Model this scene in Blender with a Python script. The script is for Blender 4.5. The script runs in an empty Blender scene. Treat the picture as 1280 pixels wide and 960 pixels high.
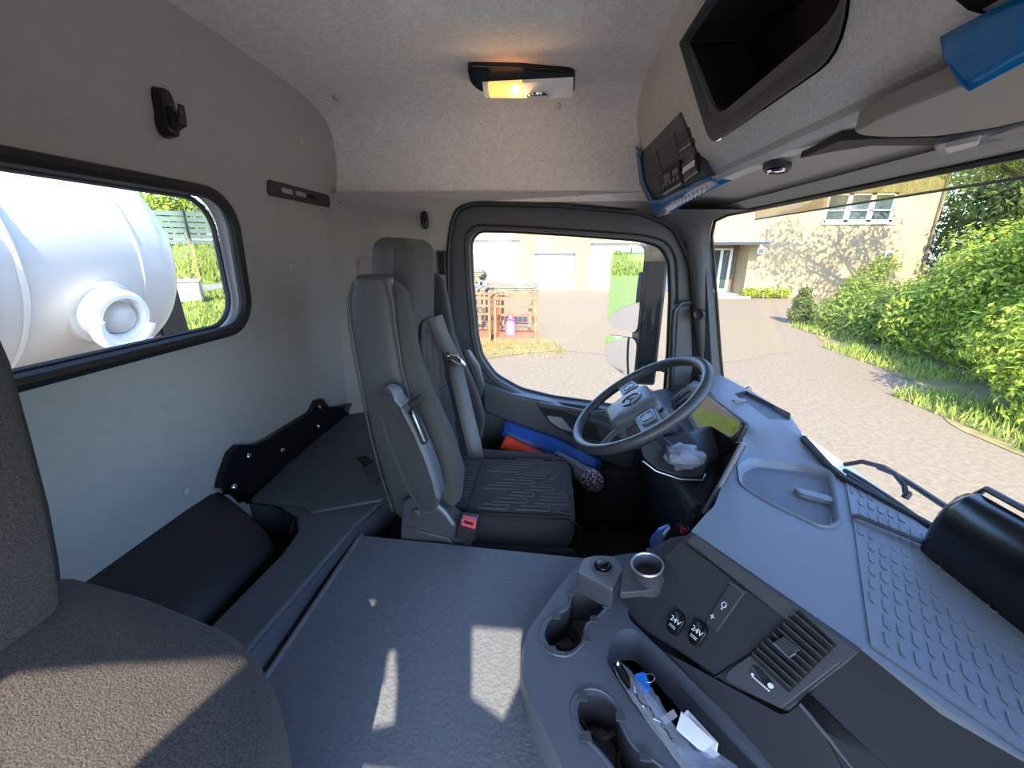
import bpy, bmesh, math, random
from math import sin, cos, pi, radians, tan
from mathutils import Vector, Matrix, noise
from mathutils.geometry import delaunay_2d_cdt
random.seed(7)
SC = bpy.context.scene
COL = SC.collection

# ------------------------------------------------------------------ camera
cam_data = bpy.data.cameras.new('camera')
cam_data.sensor_fit = 'HORIZONTAL'
cam_data.sensor_width = 36.0
cam_data.lens = 515.0 / 1280.0 * 36.0
cam_data.clip_start = 0.01
cam_data.clip_end = 500
camera = bpy.data.objects.new('camera', cam_data)
COL.objects.link(camera)
camera.location = (0, 0, 2.45)
camera.rotation_euler = (radians(90 - 17.7649), 0, radians(4.6515))
SC.camera = camera

# ------------------------------------------------------------------ sky, sun, exposure
world = bpy.data.worlds.new('sky')
SC.world = world
world.use_nodes = True
wn = world.node_tree
bg = wn.nodes['Background']
sky = wn.nodes.new('ShaderNodeTexSky')
sky.sky_type = 'NISHITA'
sky.sun_disc = False
sky.sun_elevation = radians(37)
sky.sun_rotation = radians(177)
sky.altitude = 200
tint = wn.nodes.new('ShaderNodeMix'); tint.data_type = 'RGBA'; tint.blend_type = 'MULTIPLY'
tint.inputs[0].default_value = 1.0
tint.inputs[7].default_value = (0.80, 0.97, 1.24, 1)
wn.links.new(sky.outputs[0], tint.inputs[6])
wn.links.new(tint.outputs[2], bg.inputs[0])
bg.inputs[1].default_value = 0.52
TO_SUN = Vector((0.06, -1.28, 1.0)).normalized()
sun_data = bpy.data.lights.new('sun', 'SUN')
sun_data.energy = 10
sun_data.angle = radians(0.53)
sun_data.color = (1.0, 0.86, 0.66)
sun = bpy.data.objects.new('sun', sun_data)
COL.objects.link(sun)
sun.rotation_euler = TO_SUN.to_track_quat('Z', 'Y').to_euler()
SC.view_settings.view_transform = 'Standard'
SC.view_settings.look = 'None'
SC.view_settings.gamma = 1
SC.view_settings.use_curve_mapping = False
SC.view_settings.exposure = 0.75
SC.cycles.max_bounces = 14
SC.cycles.diffuse_bounces = 8
SC.cycles.glossy_bounces = 6
SC.cycles.transparent_max_bounces = 16
SC.cycles.transmission_bounces = 8
SC.cycles.sample_clamp_indirect = 6
SC.cycles.use_denoising = True

# ------------------------------------------------------------------ materials
def mat(name, col, rough=0.6, metal=0.0, bump=0.0, bscale=200.0, var=0.0, vscale=8.0,
        spec=0.5, emit=None, estr=0.0, sheen=0.0, coat=0.0, stretch=None, kind='noise'):
    m = bpy.data.materials.new(name)
    m.use_nodes = True
    nt = m.node_tree
    b = nt.nodes['Principled BSDF']
    b.inputs['Base Color'].default_value = (*col, 1)
    b.inputs['Roughness'].default_value = rough
    b.inputs['Metallic'].default_value = metal
    b.inputs['Specular IOR Level'].default_value = spec
    if sheen: b.inputs['Sheen Weight'].default_value = sheen
    if coat: b.inputs['Coat Weight'].default_value = coat
    if emit:
        b.inputs['Emission Color'].default_value = (*emit, 1)
        b.inputs['Emission Strength'].default_value = estr
    tc = nt.nodes.new('ShaderNodeTexCoord')
    src = tc.outputs['Object']
    if stretch:
        mp = nt.nodes.new('ShaderNodeMapping')
        mp.inputs['Scale'].default_value = stretch
        nt.links.new(src, mp.inputs[0]); src = mp.outputs[0]
    if var:
        n = nt.nodes.new('ShaderNodeTexNoise')
        n.inputs['Scale'].default_value = vscale
        n.inputs['Detail'].default_value = 5
        nt.links.new(src, n.inputs[0])
        cr = nt.nodes.new('ShaderNodeValToRGB')
        cr.color_ramp.elements[0].position = 0.3
        cr.color_ramp.elements[1].position = 0.7
        cr.color_ramp.elements[0].color = (*[c * (1 - var) for c in col], 1)
        cr.color_ramp.elements[1].color = (*[min(1, c * (1 + var)) for c in col], 1)
        nt.links.new(n.outputs[0], cr.inputs[0])
        nt.links.new(cr.outputs[0], b.inputs['Base Color'])
    if bump:
        if kind == 'voronoi':
            n2 = nt.nodes.new('ShaderNodeTexVoronoi')
        else:
            n2 = nt.nodes.new('ShaderNodeTexNoise'); n2.inputs['Detail'].default_value = 3
        n2.inputs['Scale'].default_value = bscale
        nt.links.new(src, n2.inputs[0])
        bp = nt.nodes.new('ShaderNodeBump')
        bp.inputs['Strength'].default_value = bump
        bp.inputs['Distance'].default_value = 0.002
        nt.links.new(n2.outputs[0], bp.inputs['Height'])
        nt.links.new(bp.outputs[0], b.inputs['Normal'])
    return m

def fabric_mat(name, col, scale, amt, bump):
    # worm-like woven headliner pattern: warped bands
    m = mat(name, col, 0.9, spec=0.2)
    nt = m.node_tree; b = nt.nodes['Principled BSDF']
    tc = nt.nodes.new('ShaderNodeTexCoord')
    n = nt.nodes.new('ShaderNodeTexNoise'); n.inputs['Scale'].default_value = scale; n.inputs['Detail'].default_value = 1.5
    n.inputs['Distortion'].default_value = 1.2
    nt.links.new(tc.outputs['Object'], n.inputs[0])
    mt = nt.nodes.new('ShaderNodeMath'); mt.operation = 'MULTIPLY'; mt.inputs[1].default_value = 28
    nt.links.new(n.outputs[0], mt.inputs[0])
    sn = nt.nodes.new('ShaderNodeMath'); sn.operation = 'SINE'
    nt.links.new(mt.outputs[0], sn.inputs[0])
    mr = nt.nodes.new('ShaderNodeMapRange'); mr.inputs[1].default_value = -1; mr.inputs[2].default_value = 1
    nt.links.new(sn.outputs[0], mr.inputs[0])
    mx = nt.nodes.new('ShaderNodeMix'); mx.data_type = 'RGBA'
    mx.inputs[6].default_value = (*[c * (1 - amt) for c in col], 1)
    mx.inputs[7].default_value = (*[min(1, c * (1 + amt)) for c in col], 1)
    nt.links.new(mr.outputs[0], mx.inputs[0])
    nt.links.new(mx.outputs[2], b.inputs['Base Color'])
    bp = nt.nodes.new('ShaderNodeBump'); bp.inputs['Strength'].default_value = bump; bp.inputs['Distance'].default_value = 0.001
    nt.links.new(mr.outputs[0], bp.inputs['Height'])
    nt.links.new(bp.outputs[0], b.inputs['Normal'])
    return m

def glass_mat(name, tint=(1, 1, 1), refl=0.06, rough=0.0):
    m = bpy.data.materials.new(name); m.use_nodes = True
    nt = m.node_tree; nt.nodes.clear()
    out = nt.nodes.new('ShaderNodeOutputMaterial')
    tr = nt.nodes.new('ShaderNodeBsdfTransparent'); tr.inputs[0].default_value = (*tint, 1)
    gl = nt.nodes.new('ShaderNodeBsdfGlossy'); gl.inputs['Roughness'].default_value = rough
    lw = nt.nodes.new('ShaderNodeLayerWeight'); lw.inputs[0].default_value = 0.25
    ml = nt.nodes.new('ShaderNodeMath'); ml.operation = 'MULTIPLY_ADD'
    ml.inputs[1].default_value = 0.35; ml.inputs[2].default_value = refl
    nt.links.new(lw.outputs['Fresnel'], ml.inputs[0])
    mx = nt.nodes.new('ShaderNodeMixShader')
    nt.links.new(ml.outputs[0], mx.inputs[0]); nt.links.new(tr.outputs[0], mx.inputs[1]); nt.links.new(gl.outputs[0], mx.inputs[2])
    nt.links.new(mx.outputs[0], out.inputs[0])
    return m

M = {}
M['headliner'] = fabric_mat('headliner_fabric', (0.80, 0.76, 0.71), 34, 0.07, 0.25)
M['rear_trim'] = mat('rear_wall_vinyl', (0.40, 0.395, 0.375), 0.75, bump=0.35, bscale=160, var=0.04, vscale=40, spec=0.3)
M['console_fabric'] = fabric_mat('overhead_fabric', (0.62, 0.59, 0.55), 50, 0.06, 0.25)
M['pillar_trim'] = mat('pillar_trim', (0.42, 0.40, 0.375), 0.7, bump=0.15, bscale=400, spec=0.3)
M['plug'] = mat('trim_plug', (0.50, 0.48, 0.45), 0.6)
M['dark'] = mat('dark_plastic', (0.035, 0.036, 0.040), 0.5, bump=0.15, bscale=700)
M['anth'] = mat('anthracite_plastic', (0.062, 0.064, 0.072), 0.48, bump=0.2, bscale=600)
M['door'] = mat('door_plastic', (0.060, 0.063, 0.070), 0.5, bump=0.15, bscale=600)
M['pillar_dark'] = mat('a_pillar_plastic', (0.085, 0.087, 0.09), 0.6, bump=0.2, bscale=500)
M['header'] = mat('header_plastic', (0.42, 0.385, 0.34), 0.6, bump=0.12, bscale=500)
M['visor'] = mat('visor_vinyl', (0.26, 0.235, 0.205), 0.7, bump=0.15, bscale=500)
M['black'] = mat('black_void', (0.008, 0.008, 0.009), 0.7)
M['gloss_black'] = mat('gloss_black', (0.006, 0.006, 0.007), 0.22, spec=0.5)
M['screen'] = mat('screen_glass', (0.004, 0.004, 0.005), 0.04, spec=1.0)
M['rubber'] = mat('rubber_seal', (0.016, 0.016, 0.017), 0.45)
M['dash'] = mat('dash_plastic', (0.185, 0.205, 0.235), 0.5, bump=0.25, bscale=450, spec=0.5)
M['tray'] = mat('tray_rubber', (0.15, 0.165, 0.19), 0.6, bump=0.8, bscale=260, kind='voronoi')
M['fascia'] = mat('fascia_plastic', (0.026, 0.027, 0.030), 0.55, bump=0.12, bscale=700)
M['console'] = mat('console_plastic', (0.105, 0.117, 0.138), 0.5, bump=0.15, bscale=600)
M['mat'] = mat('tunnel_rubber', (0.135, 0.150, 0.172), 0.62, bump=0.9, bscale=150, var=0.12, vscale=120, kind='noise')
M['matedge'] = mat('mat_edge_strip', (0.16, 0.17, 0.185), 0.5)
M['beam'] = mat('beam_plastic', (0.085, 0.10, 0.12), 0.55, bump=0.12, bscale=500)
M['bench'] = mat('bench_vinyl', (0.018, 0.019, 0.022), 0.5, bump=0.2, bscale=300)
M['leather'] = mat('seat_leather', (0.055, 0.057, 0.060), 0.48, bump=0.2, bscale=500)
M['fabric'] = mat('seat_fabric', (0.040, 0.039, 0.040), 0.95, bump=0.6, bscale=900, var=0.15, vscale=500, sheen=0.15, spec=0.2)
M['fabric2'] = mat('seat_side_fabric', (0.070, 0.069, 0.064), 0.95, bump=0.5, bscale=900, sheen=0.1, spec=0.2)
M['insert'] = mat('seat_insert', (0.050, 0.047, 0.050), 0.95, bump=0.6, bscale=900, sheen=0.1, spec=0.2)
M['stitch'] = mat('insert_piping', (0.115, 0.110, 0.112), 0.9)
M['pseat'] = mat('passenger_fabric', (0.066, 0.057, 0.055), 0.95, bump=0.9, bscale=500, var=0.45, vscale=420, sheen=0.1, spec=0.2)
M['seatbase'] = mat('seat_base_plastic', (0.05, 0.052, 0.058), 0.5, bump=0.1, bscale=500)
M['belt'] = mat('belt_webbing', (0.14, 0.145, 0.155), 0.7, bump=0.4, bscale=600)
M['red'] = mat('buckle_red', (0.75, 0.08, 0.09), 0.4)
M['silver'] = mat('brushed_silver', (0.55, 0.56, 0.58), 0.35, metal=0.9)
M['chrome'] = mat('chrome', (0.75, 0.76, 0.78), 0.12, metal=1.0)
M['wheel'] = mat('wheel_leather', (0.045, 0.047, 0.05), 0.42, bump=0.15, bscale=600)
M['hub'] = mat('hub_plastic', (0.115, 0.125, 0.14), 0.45, bump=0.1, bscale=500)
M['button'] = mat('button_grey', (0.17, 0.185, 0.21), 0.4)
M['white'] = mat('white_print', (0.8, 0.8, 0.8), 0.5)
M['paper'] = mat('paper', (0.78, 0.76, 0.76), 0.8)
M['blue_tarp'] = mat('blue_plastic', (0.006, 0.085, 0.36), 0.35, var=0.15, vscale=14, bump=0.5, bscale=25)
M['blue_film'] = mat('blue_film', (0.006, 0.17, 0.46), 0.18, bump=0.5, bscale=16)
M['blue_key'] = mat('blue_tag', (0.01, 0.16, 0.60), 0.35)
M['orange'] = mat('orange_bag', (0.85, 0.07, 0.015), 0.35, bump=0.8, bscale=40)
M['brush_handle'] = mat('grey_sleeve', (0.145, 0.135, 0.14), 0.6)
M['speckle'] = mat('speckled_wool', (0.06, 0.045, 0.055), 0.95, bump=1.0, bscale=150)
nt = M['speckle'].node_tree
vn = nt.nodes.new('ShaderNodeTexVoronoi'); vn.inputs['Scale'].default_value = 260
tcn = nt.nodes.new('ShaderNodeTexCoord'); nt.links.new(tcn.outputs['Object'], vn.inputs[0])
crn = nt.nodes.new('ShaderNodeValToRGB')
crn.color_ramp.elements[0].position = 0.62; crn.color_ramp.elements[0].color = (0.045, 0.034, 0.044, 1)
crn.color_ramp.elements[1].position = 0.80; crn.color_ramp.elements[1].color = (0.62, 0.55, 0.58, 1)
sepn = nt.nodes.new('ShaderNodeSeparateColor'); nt.links.new(vn.outputs['Color'], sepn.inputs[0])
nt.links.new(sepn.outputs[0], crn.inputs[0]); nt.links.new(crn.outputs[0], nt.nodes['Principled BSDF'].inputs['Base Color'])
M['glass'] = glass_mat('window_glass', (0.97, 0.98, 0.97), 0.02)
M['visor_glass'] = glass_mat('smoked_visor', (0.44, 0.40, 0.30), 0.03)
M['plastic_clear'] = glass_mat('clear_bag', (0.82, 0.85, 0.90), 0.16, 0.12)
M['plastic_thin'] = glass_mat('clear_film', (0.93, 0.94, 0.96), 0.08, 0.15)
M['wrap'] = glass_mat('crumpled_wrap', (0.80, 0.86, 0.95), 0.10, 0.25)
_n = M['wrap'].node_tree
_d = _n.nodes.new('ShaderNodeBsdfDiffuse'); _d.inputs[0].default_value = (0.75, 0.80, 0.88, 1)
_m = _n.nodes.new('ShaderNodeMixShader'); _m.inputs[0].default_value = 0.22
_o = _n.nodes['Material Output']; _l = _o.inputs[0].links[0].from_socket
_n.links.new(_l, _m.inputs[1]); _n.links.new(_d.outputs[0], _m.inputs[2]); _n.links.new(_m.outputs[0], _o.inputs[0])
M['lens'] = mat('lens_clear', (0.85, 0.84, 0.80), 0.15)
M['lens_lit'] = mat('lens_lit', (1.0, 0.65, 0.25), 0.3, emit=(1.0, 0.42, 0.10), estr=0.9)
M['bulb'] = mat('bulb', (1, 0.8, 0.5), 0.3, emit=(1.0, 0.62, 0.25), estr=6)
M['mirror'] = mat('mirror_glass', (0.86, 0.90, 0.94), 0.01, metal=1.0)
# outside
M['tank'] = mat('tank_paint', (0.60, 0.56, 0.50), 0.35, var=0.05, vscale=3)
M['tankw'] = mat('tank_white', (0.85, 0.85, 0.85), 0.4)
M['asphalt'] = mat('asphalt', (0.178, 0.143, 0.096), 0.9, bump=0.5, bscale=60, var=0.20, vscale=14)
M['gravel'] = mat('gravel', (0.185, 0.146, 0.092), 0.95, bump=0.3, bscale=30, var=0.18, vscale=16)
M['concrete'] = mat('concrete', (0.28, 0.265, 0.24), 0.9, var=0.12, vscale=3)
M['grass'] = mat('grass_turf', (0.14, 0.19, 0.03), 0.95, var=0.4, vscale=4)
M['blade'] = mat('grass_blades', (0.20, 0.26, 0.04), 0.8, var=0.35, vscale=3)
M['drygrass'] = mat('dry_grass', (0.20, 0.165, 0.06), 0.9, var=0.3, vscale=3)
M['plaster'] = mat('garage_plaster', (0.27, 0.22, 0.115), 0.9, var=0.05, vscale=3)
M['garagewhite'] = mat('white_roller_door', (0.50, 0.49, 0.47), 0.6)
M['wood'] = mat('weathered_wood', (0.17, 0.15, 0.105), 0.9, var=0.35, vscale=6)
M['rust'] = mat('rusty_steel', (0.32, 0.115, 0.05), 0.8, var=0.3, vscale=9)
M['frame_white'] = mat('window_frame_white', (0.85, 0.85, 0.86), 0.4)
M['darkglass'] = mat('window_dark', (0.05, 0.07, 0.07), 0.06, spec=0.8)
M['screenfence'] = mat('green_screen_fence', (0.10, 0.15, 0.13), 0.7)
M['bark'] = mat('bark', (0.13, 0.10, 0.07), 0.95, var=0.3, vscale=6)
M['pink'] = mat('pink_bag', (0.36, 0.15, 0.28), 0.5)

def leaf_mat(name, c1, c2):
    m = mat(name, c1, 0.55, spec=0.3)
    nt = m.node_tree; b = nt.nodes['Principled BSDF']
    geo = nt.nodes.new('ShaderNodeNewGeometry')
    cr = nt.nodes.new('ShaderNodeValToRGB')
    cr.color_ramp.elements[0].color = (*c1, 1); cr.color_ramp.elements[1].color = (*c2, 1)
    nt.links.new(geo.outputs['Random Per Island'], cr.inputs[0])
    nt.links.new(cr.outputs[0], b.inputs['Base Color'])
    tl = nt.nodes.new('ShaderNodeBsdfTranslucent')
    nt.links.new(cr.outputs[0], tl.inputs[0])
    mx = nt.nodes.new('ShaderNodeMixShader'); mx.inputs[0].default_value = 0.35
    nt.links.new(b.outputs[0], mx.inputs[1]); nt.links.new(tl.outputs[0], mx.inputs[2])
    nt.links.new(mx.outputs[0], nt.nodes['Material Output'].inputs[0])
    return m
M['leaf'] = leaf_mat('leaf_bright', (0.10, 0.18, 0.02), (0.46, 0.54, 0.07))
M['leaf_mid'] = leaf_mat('leaf_mid', (0.12, 0.20, 0.03), (0.26, 0.34, 0.06))
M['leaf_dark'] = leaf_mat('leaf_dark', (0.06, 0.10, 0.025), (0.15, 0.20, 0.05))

def brick_mat(name):
    m = mat(name, (0.5, 0.4, 0.25), 0.9)
    nt = m.node_tree; b = nt.nodes['Principled BSDF']
    tc = nt.nodes.new('ShaderNodeTexCoord')
    mp = nt.nodes.new('ShaderNodeMapping')
    mp.inputs['Rotation'].default_value = (radians(90), 0, 0)
    nt.links.new(tc.outputs['Object'], mp.inputs[0])
    br = nt.nodes.new('ShaderNodeTexBrick')
    br.inputs['Color1'].default_value = (0.375, 0.275, 0.132, 1)
    br.inputs['Color2'].default_value = (0.31, 0.23, 0.135, 1)
    br.inputs['Mortar'].default_value = (0.33, 0.285, 0.21, 1)
    br.inputs['Scale'].default_value = 1.0
    br.inputs['Brick Width'].default_value = 0.25
    br.inputs['Row Height'].default_value = 0.08
    br.inputs['Mortar Size'].default_value = 0.008
    nt.links.new(mp.outputs[0], br.inputs[0])
    nt.links.new(br.outputs[0], b.inputs['Base Color'])
    return m
M['brick'] = brick_mat('yellow_brick')

# ------------------------------------------------------------------ geometry collector
def frame_of(d):
    d = d.normalized()
    a = Vector((0, 0, 1)) if abs(d.z) < 0.9 else Vector((1, 0, 0))
    u = d.cross(a).normalized()
    return u, d.cross(u).normalized()

def pip(p, poly):
    c = False; n = len(poly); j = n - 1
    for i in range(n):
        if (poly[i][1] > p[1]) != (poly[j][1] > p[1]) and p[0] < (poly[j][0] - poly[i][0]) * (p[1] - poly[i][1]) / (poly[j][1] - poly[i][1]) + poly[i][0]:
            c = not c
        j = i
    return c

def rrect(a0, b0, a1, b1, r, n=6):
    pts = []
    for cx, cy, s in ((a1 - r, b1 - r, 0), (a0 + r, b1 - r, 90), (a0 + r, b0 + r, 180), (a1 - r, b0 + r, 270)):
        for k in range(n + 1):
            t = radians(s + 90 * k / n)
            pts.append((cx + r * cos(t), cy + r * sin(t)))
    return pts

def rpoly(pts, r, n=5):
    # round the corners of a 2D or 3D polygon
    out = []; N = len(pts)
    for i in range(N):
        p = Vector(pts[i]); a = Vector(pts[i - 1]); b = Vector(pts[(i + 1) % N])
        rr = r[i] if isinstance(r, (list, tuple)) else r
        da, db = a - p, b - p
        k = min(rr, da.length * 0.48, db.length * 0.48)
        if k < 1e-5: out.append(tuple(p)); continue
        A0 = p + da.normalized() * k; B0 = p + db.normalized() * k
        for q in range(n + 1):
            t = q / n
            out.append(tuple(A0 * (1 - t) ** 2 + p * 2 * t * (1 - t) + B0 * t ** 2))
    return out

class G:
    def __init__(s): s.v = []; s.f = []
    def add(s, v, f):
        o = len(s.v); s.v += [Vector(p) for p in v]; s.f += [[i + o for i in q] for q in f]; return s
    def box(s, c, d, R=None):
        hx, hy, hz = d[0] / 2, d[1] / 2, d[2] / 2
        vs = [Vector((x, y, z)) for x in (-hx, hx) for y in (-hy, hy) for z in (-hz, hz)]
        if R is not None: vs = [R @ p for p in vs]
        c = Vector(c)
        return s.add([p + c for p in vs], [(0, 1, 3, 2), (4, 6, 7, 5), (0, 4, 5, 1), (2, 3, 7, 6), (0, 2, 6, 4), (1, 5, 7, 3)])
    def bar(s, a, b, w, h, up=(0, 0, 1)):
        a, b = Vector(a), Vector(b); d = (b - a); L = d.length; d.normalize()
        u = Vector(up).cross(d)
        if u.length < 1e-4: u = Vector((1, 0, 0)).cross(d)
        u.normalize(); v = d.cross(u)
        vs = [p + u * i * w / 2 + v * j * h / 2 for p in (a, b) for i, j in ((-1, -1), (1, -1), (1, 1), (-1, 1))]
        return s.add(vs, [(3, 2, 1, 0), (4, 5, 6, 7), (0, 1, 5, 4), (1, 2, 6, 5), (2, 3, 7, 6), (3, 0, 4, 7)])
    def tube(s, pts, r, n=8, closed=False):
        pts = [Vector(p) for p in pts]; N = len(pts); vs = []; fs = []
        u = None
        for i, p in enumerate(pts):
            if closed: d = pts[(i + 1) % N] - pts[i - 1]
            else: d = pts[min(i + 1, N - 1)] - pts[max(i - 1, 0)]
            d.normalize()
            if u is None: u, w = frame_of(d)
            else:
                u = (u - d * u.dot(d)).normalized(); w = d.cross(u)
            rr = r[i] if isinstance(r, (list, tuple)) else r
            for k in range(n):
                t = 2 * pi * k / n
                vs.append(p + (u * cos(t) + w * sin(t)) * rr)
        for i in range(N if closed else N - 1):
            j = (i + 1) % N
            for k in range(n):
                fs.append((i * n + k, i * n + (k + 1) % n, j * n + (k + 1) % n, j * n + k))
        if not closed:
            fs.append(tuple(reversed(range(n)))); fs.append(tuple(range((N - 1) * n, N * n)))
        return s.add(vs, fs)
    def lathe(s, prof, origin, axis=(0, 0, 1), n=24, cap=True):
        o = Vector(origin); ax = Vector(axis).normalized(); u, w = frame_of(ax); vs = []; fs = []
        for r, h in prof:
            for k in range(n):
                t = 2 * pi * k / n
                vs.append(o + ax * h + (u * cos(t) + w * sin(t)) * r)
        for i in range(len(prof) - 1):
            for k in range(n):
                fs.append((i * n + k, i * n + (k + 1) % n, (i + 1) * n + (k + 1) % n, (i + 1) * n + k))
        if cap:
            fs.append(tuple(reversed(range(n)))); fs.append(tuple(range((len(prof) - 1) * n, len(prof) * n)))
        return s.add(vs, fs)
    def prism(s, poly, vec):
        vec = Vector(vec); a = [Vector(p) for p in poly]; n = len(a)
        return s.add(a + [p + vec for p in a], [tuple(range(n)), tuple(reversed(range(n, 2 * n)))] +
                     [(i, i + n, (i + 1) % n + n, (i + 1) % n) for i in range(n)])
    def loft(s, loops, cap=True, closed=True):
        n = len(loops[0]); vs = [p for L in loops for p in L]; fs = []
        for i in range(len(loops) - 1):
            for k in range(n if closed else n - 1):
                fs.append((i * n + k, i * n + (k + 1) % n, (i + 1) * n + (k + 1) % n, (i + 1) * n + k))
        if cap and closed:
            fs.append(tuple(reversed(range(n)))); fs.append(tuple(range((len(loops) - 1) * n, len(loops) * n)))
        return s.add(vs, fs)
    def tower(s, secs, e=4.0, n=28, axis='z', roundness=0.03):
        # stacked superellipse sections (h, a0, a1, b0, b1), rounded at both ends
        def loop(h, a0, a1, b0, b1):
            L = []
            for k in range(n):
                t = 2 * pi * k / n
                ca, sa = cos(t), sin(t)
                a = (a0 + a1) / 2 + (a1 - a0) / 2 * math.copysign(abs(ca) ** (2 / e), ca)
                b = (b0 + b1) / 2 + (b1 - b0) / 2 * math.copysign(abs(sa) ** (2 / e), sa)
                L.append({'z': (a, b, h), 'y': (a, h, b), 'x': (h, a, b)}[axis])
            return L
        def shrink(q, k, dh):
            h, a0, a1, b0, b1 = q
            k1 = min(k, (a1 - a0) * 0.45, (b1 - b0) * 0.45)
            return loop(h + dh, a0 + k1, a1 - k1, b0 + k1, b1 - k1)
        r = roundness; sg = 1 if secs[-1][0] > secs[0][0] else -1
        L = []
        for t in (0.0, 0.3, 0.6, 0.85): L.append(shrink(secs[0], r * (1 - sin(t * pi / 2)), -sg * r * cos(t * pi / 2) + sg * 0))
        for q in secs: L.append(loop(*q))
        for t in (0.85, 0.6, 0.3, 0.0): L.append(shrink(secs[-1], r * (1 - sin(t * pi / 2)), sg * r * cos(t * pi / 2)))
        return s.loft(L)
    def panel(s, outer, holes, fn, step=None):
        # flat 2D outline with holes, meshed with an interior grid and mapped to space
        vs = [Vector(p) for p in outer]; es = []
        n = len(vs); es += [(i, (i + 1) % n) for i in range(n)]
        for h in holes:
            o = len(vs); vs += [Vector(p) for p in h]; m = len(h)
            es += [(o + i, o + (i + 1) % m) for i in range(m)]
        if step:
            x0 = min(p[0] for p in outer); x1 = max(p[0] for p in outer)
            y0 = min(p[1] for p in outer); y1 = max(p[1] for p in outer)
            x = x0 + step * 0.5
            while x < x1:
                y = y0 + step * 0.5
                while y < y1:
                    if pip((x, y), outer) and not any(pip((x, y), h) for h in holes): vs.append(Vector((x, y)))
                    y += step
                x += step
        r = delaunay_2d_cdt(vs, es, [], 0, 1e-6)
        V, F = r[0], r[2]
        keep = []
        for f in F:
            c = (sum(V[i][0] for i in f) / len(f), sum(V[i][1] for i in f) / len(f))
            if pip(c, outer) and not any(pip(c, h) for h in holes): keep.append(tuple(f))
        return s.add([fn(p[0], p[1]) for p in V], keep)
    def skirt(s, loop, vec):
        vec = Vector(vec)
        return s.loft([[Vector(p) for p in loop], [Vector(p) + vec for p in loop]], cap=False)

ROOTS = {}
def obj(name, g, m, parent=None, bevel=0.0, seg=2, sub=0, solid=0.0, flat=False, angle=40, kind=None, label=None):
    me = bpy.data.meshes.new(name)
    vs = [Vector(v) for v in g.v]
    off = Vector((0, 0, 0))
    if parent is None and vs:
        mn = Vector((min(v.x for v in vs), min(v.y for v in vs), min(v.z for v in vs)))
        mx = Vector((max(v.x for v in vs), max(v.y for v in vs), max(v.z for v in vs)))
        off = Vector(((mn.x + mx.x) / 2, (mn.y + mx.y) / 2, mn.z))
    me.from_pydata([tuple(v - off) for v in vs], [], g.f)
    me.validate()
    bm = bmesh.new(); bm.from_mesh(me)
    bmesh.ops.recalc_face_normals(bm, faces=bm.faces)
    bm.to_mesh(me); bm.free()
    if not flat:
        me.shade_smooth()
        me.set_sharp_from_angle(angle=radians(angle))
    me.materials.append(m if not isinstance(m, str) else M[m])
    o = bpy.data.objects.new(name, me); COL.objects.link(o)
    if parent is not None:
        o.parent = parent
        if parent.name in ROOTS: o.location = -ROOTS[parent.name]
    else:
        o.location = off
        ROOTS[o.name] = off
    if solid:
        md = o.modifiers.new('solid', 'SOLIDIFY'); md.thickness = solid; md.offset = 0
    if bevel:
        md = o.modifiers.new('bevel', 'BEVEL'); md.width = bevel; md.segments = seg; md.limit_method = 'ANGLE'; md.angle_limit = radians(35)
        me.shade_smooth()
    if sub:
        md = o.modifiers.new('sub', 'SUBSURF'); md.levels = sub; md.render_levels = sub
    if kind: o['kind'] = kind
    if label: o['label'] = label
    return o

def tag(o, label, cat, group=None):
    o['label'] = label; o['category'] = cat
    if group: o['group'] = group
    return o
def thing(name, loc, label, cat, group=None):
    o = bpy.data.objects.new(name, None); COL.objects.link(o)
    o.location = loc; o.empty_display_size = 0.05
    ROOTS[o.name] = Vector(loc)
    return tag(o, label, cat, group)
def struct(name, g, m, parent=None, **k):
    o = obj(name, g, m, parent, **k)
    if parent is None: o['kind'] = 'structure'
    return o
def sroot(name, loc):
    o = bpy.data.objects.new(name, None); COL.objects.link(o); o.location = loc
    ROOTS[o.name] = Vector(loc); o['kind'] = 'structure'; return o
def dup(root, loc, label, rotz=None, group=None):
    r = root.copy(); COL.objects.link(r); r.location = loc
    ROOTS[r.name] = Vector(loc)
    if rotz is not None: r.rotation_euler[2] = rotz
    r['label'] = label
    if group: r['group'] = group
    for ch in list(root.children):
        c = ch.copy(); COL.objects.link(c); c.parent = r
        for q in ch.children:
            d = q.copy(); COL.objects.link(d); d.parent = c
    return r
def text(name, body, size, origin, xdir, ydir, m, parent, depth=0.0004):
    cu = bpy.data.curves.new(name, 'FONT'); cu.body = body; cu.size = size; cu.extrude = depth
    cu.align_x = 'CENTER'; cu.align_y = 'CENTER'
    t = bpy.data.objects.new(name, cu); COL.objects.link(t)
    dg = bpy.context.evaluated_depsgraph_get()
    me = bpy.data.meshes.new_from_object(t.evaluated_get(dg))
    bpy.data.objects.remove(t)
    X = Vector(xdir).normalized(); Z = X.cross(Vector(ydir)).normalized(); Y = Z.cross(X)
    o0 = Vector(origin)
    g = G(); g.add([o0 + X * v.co.x + Y * v.co.y + Z * v.co.z for v in me.vertices], [tuple(p.vertices) for p in me.polygons])
    return obj(name, g, m, parent, flat=True)
def sm(a, b, t):
    t = max(0.0, min(1.0, (t - a) / (b - a))); return t * t * (3 - 2 * t)
def lerp(a, b, t): return Vector(a) * (1 - t) + Vector(b) * t

# ================================================================== CAB SHELL
D = 1.68            # driver side wall
P = -0.44           # passenger side wall
def rear_x(y, z):
    x = -0.862 + 0.03 * sm(1.8, 2.6, z) + 0.022 * sm(2.655, 2.70, z)
    return x + 0.012 * sm(1.60, 1.68, y)

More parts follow.
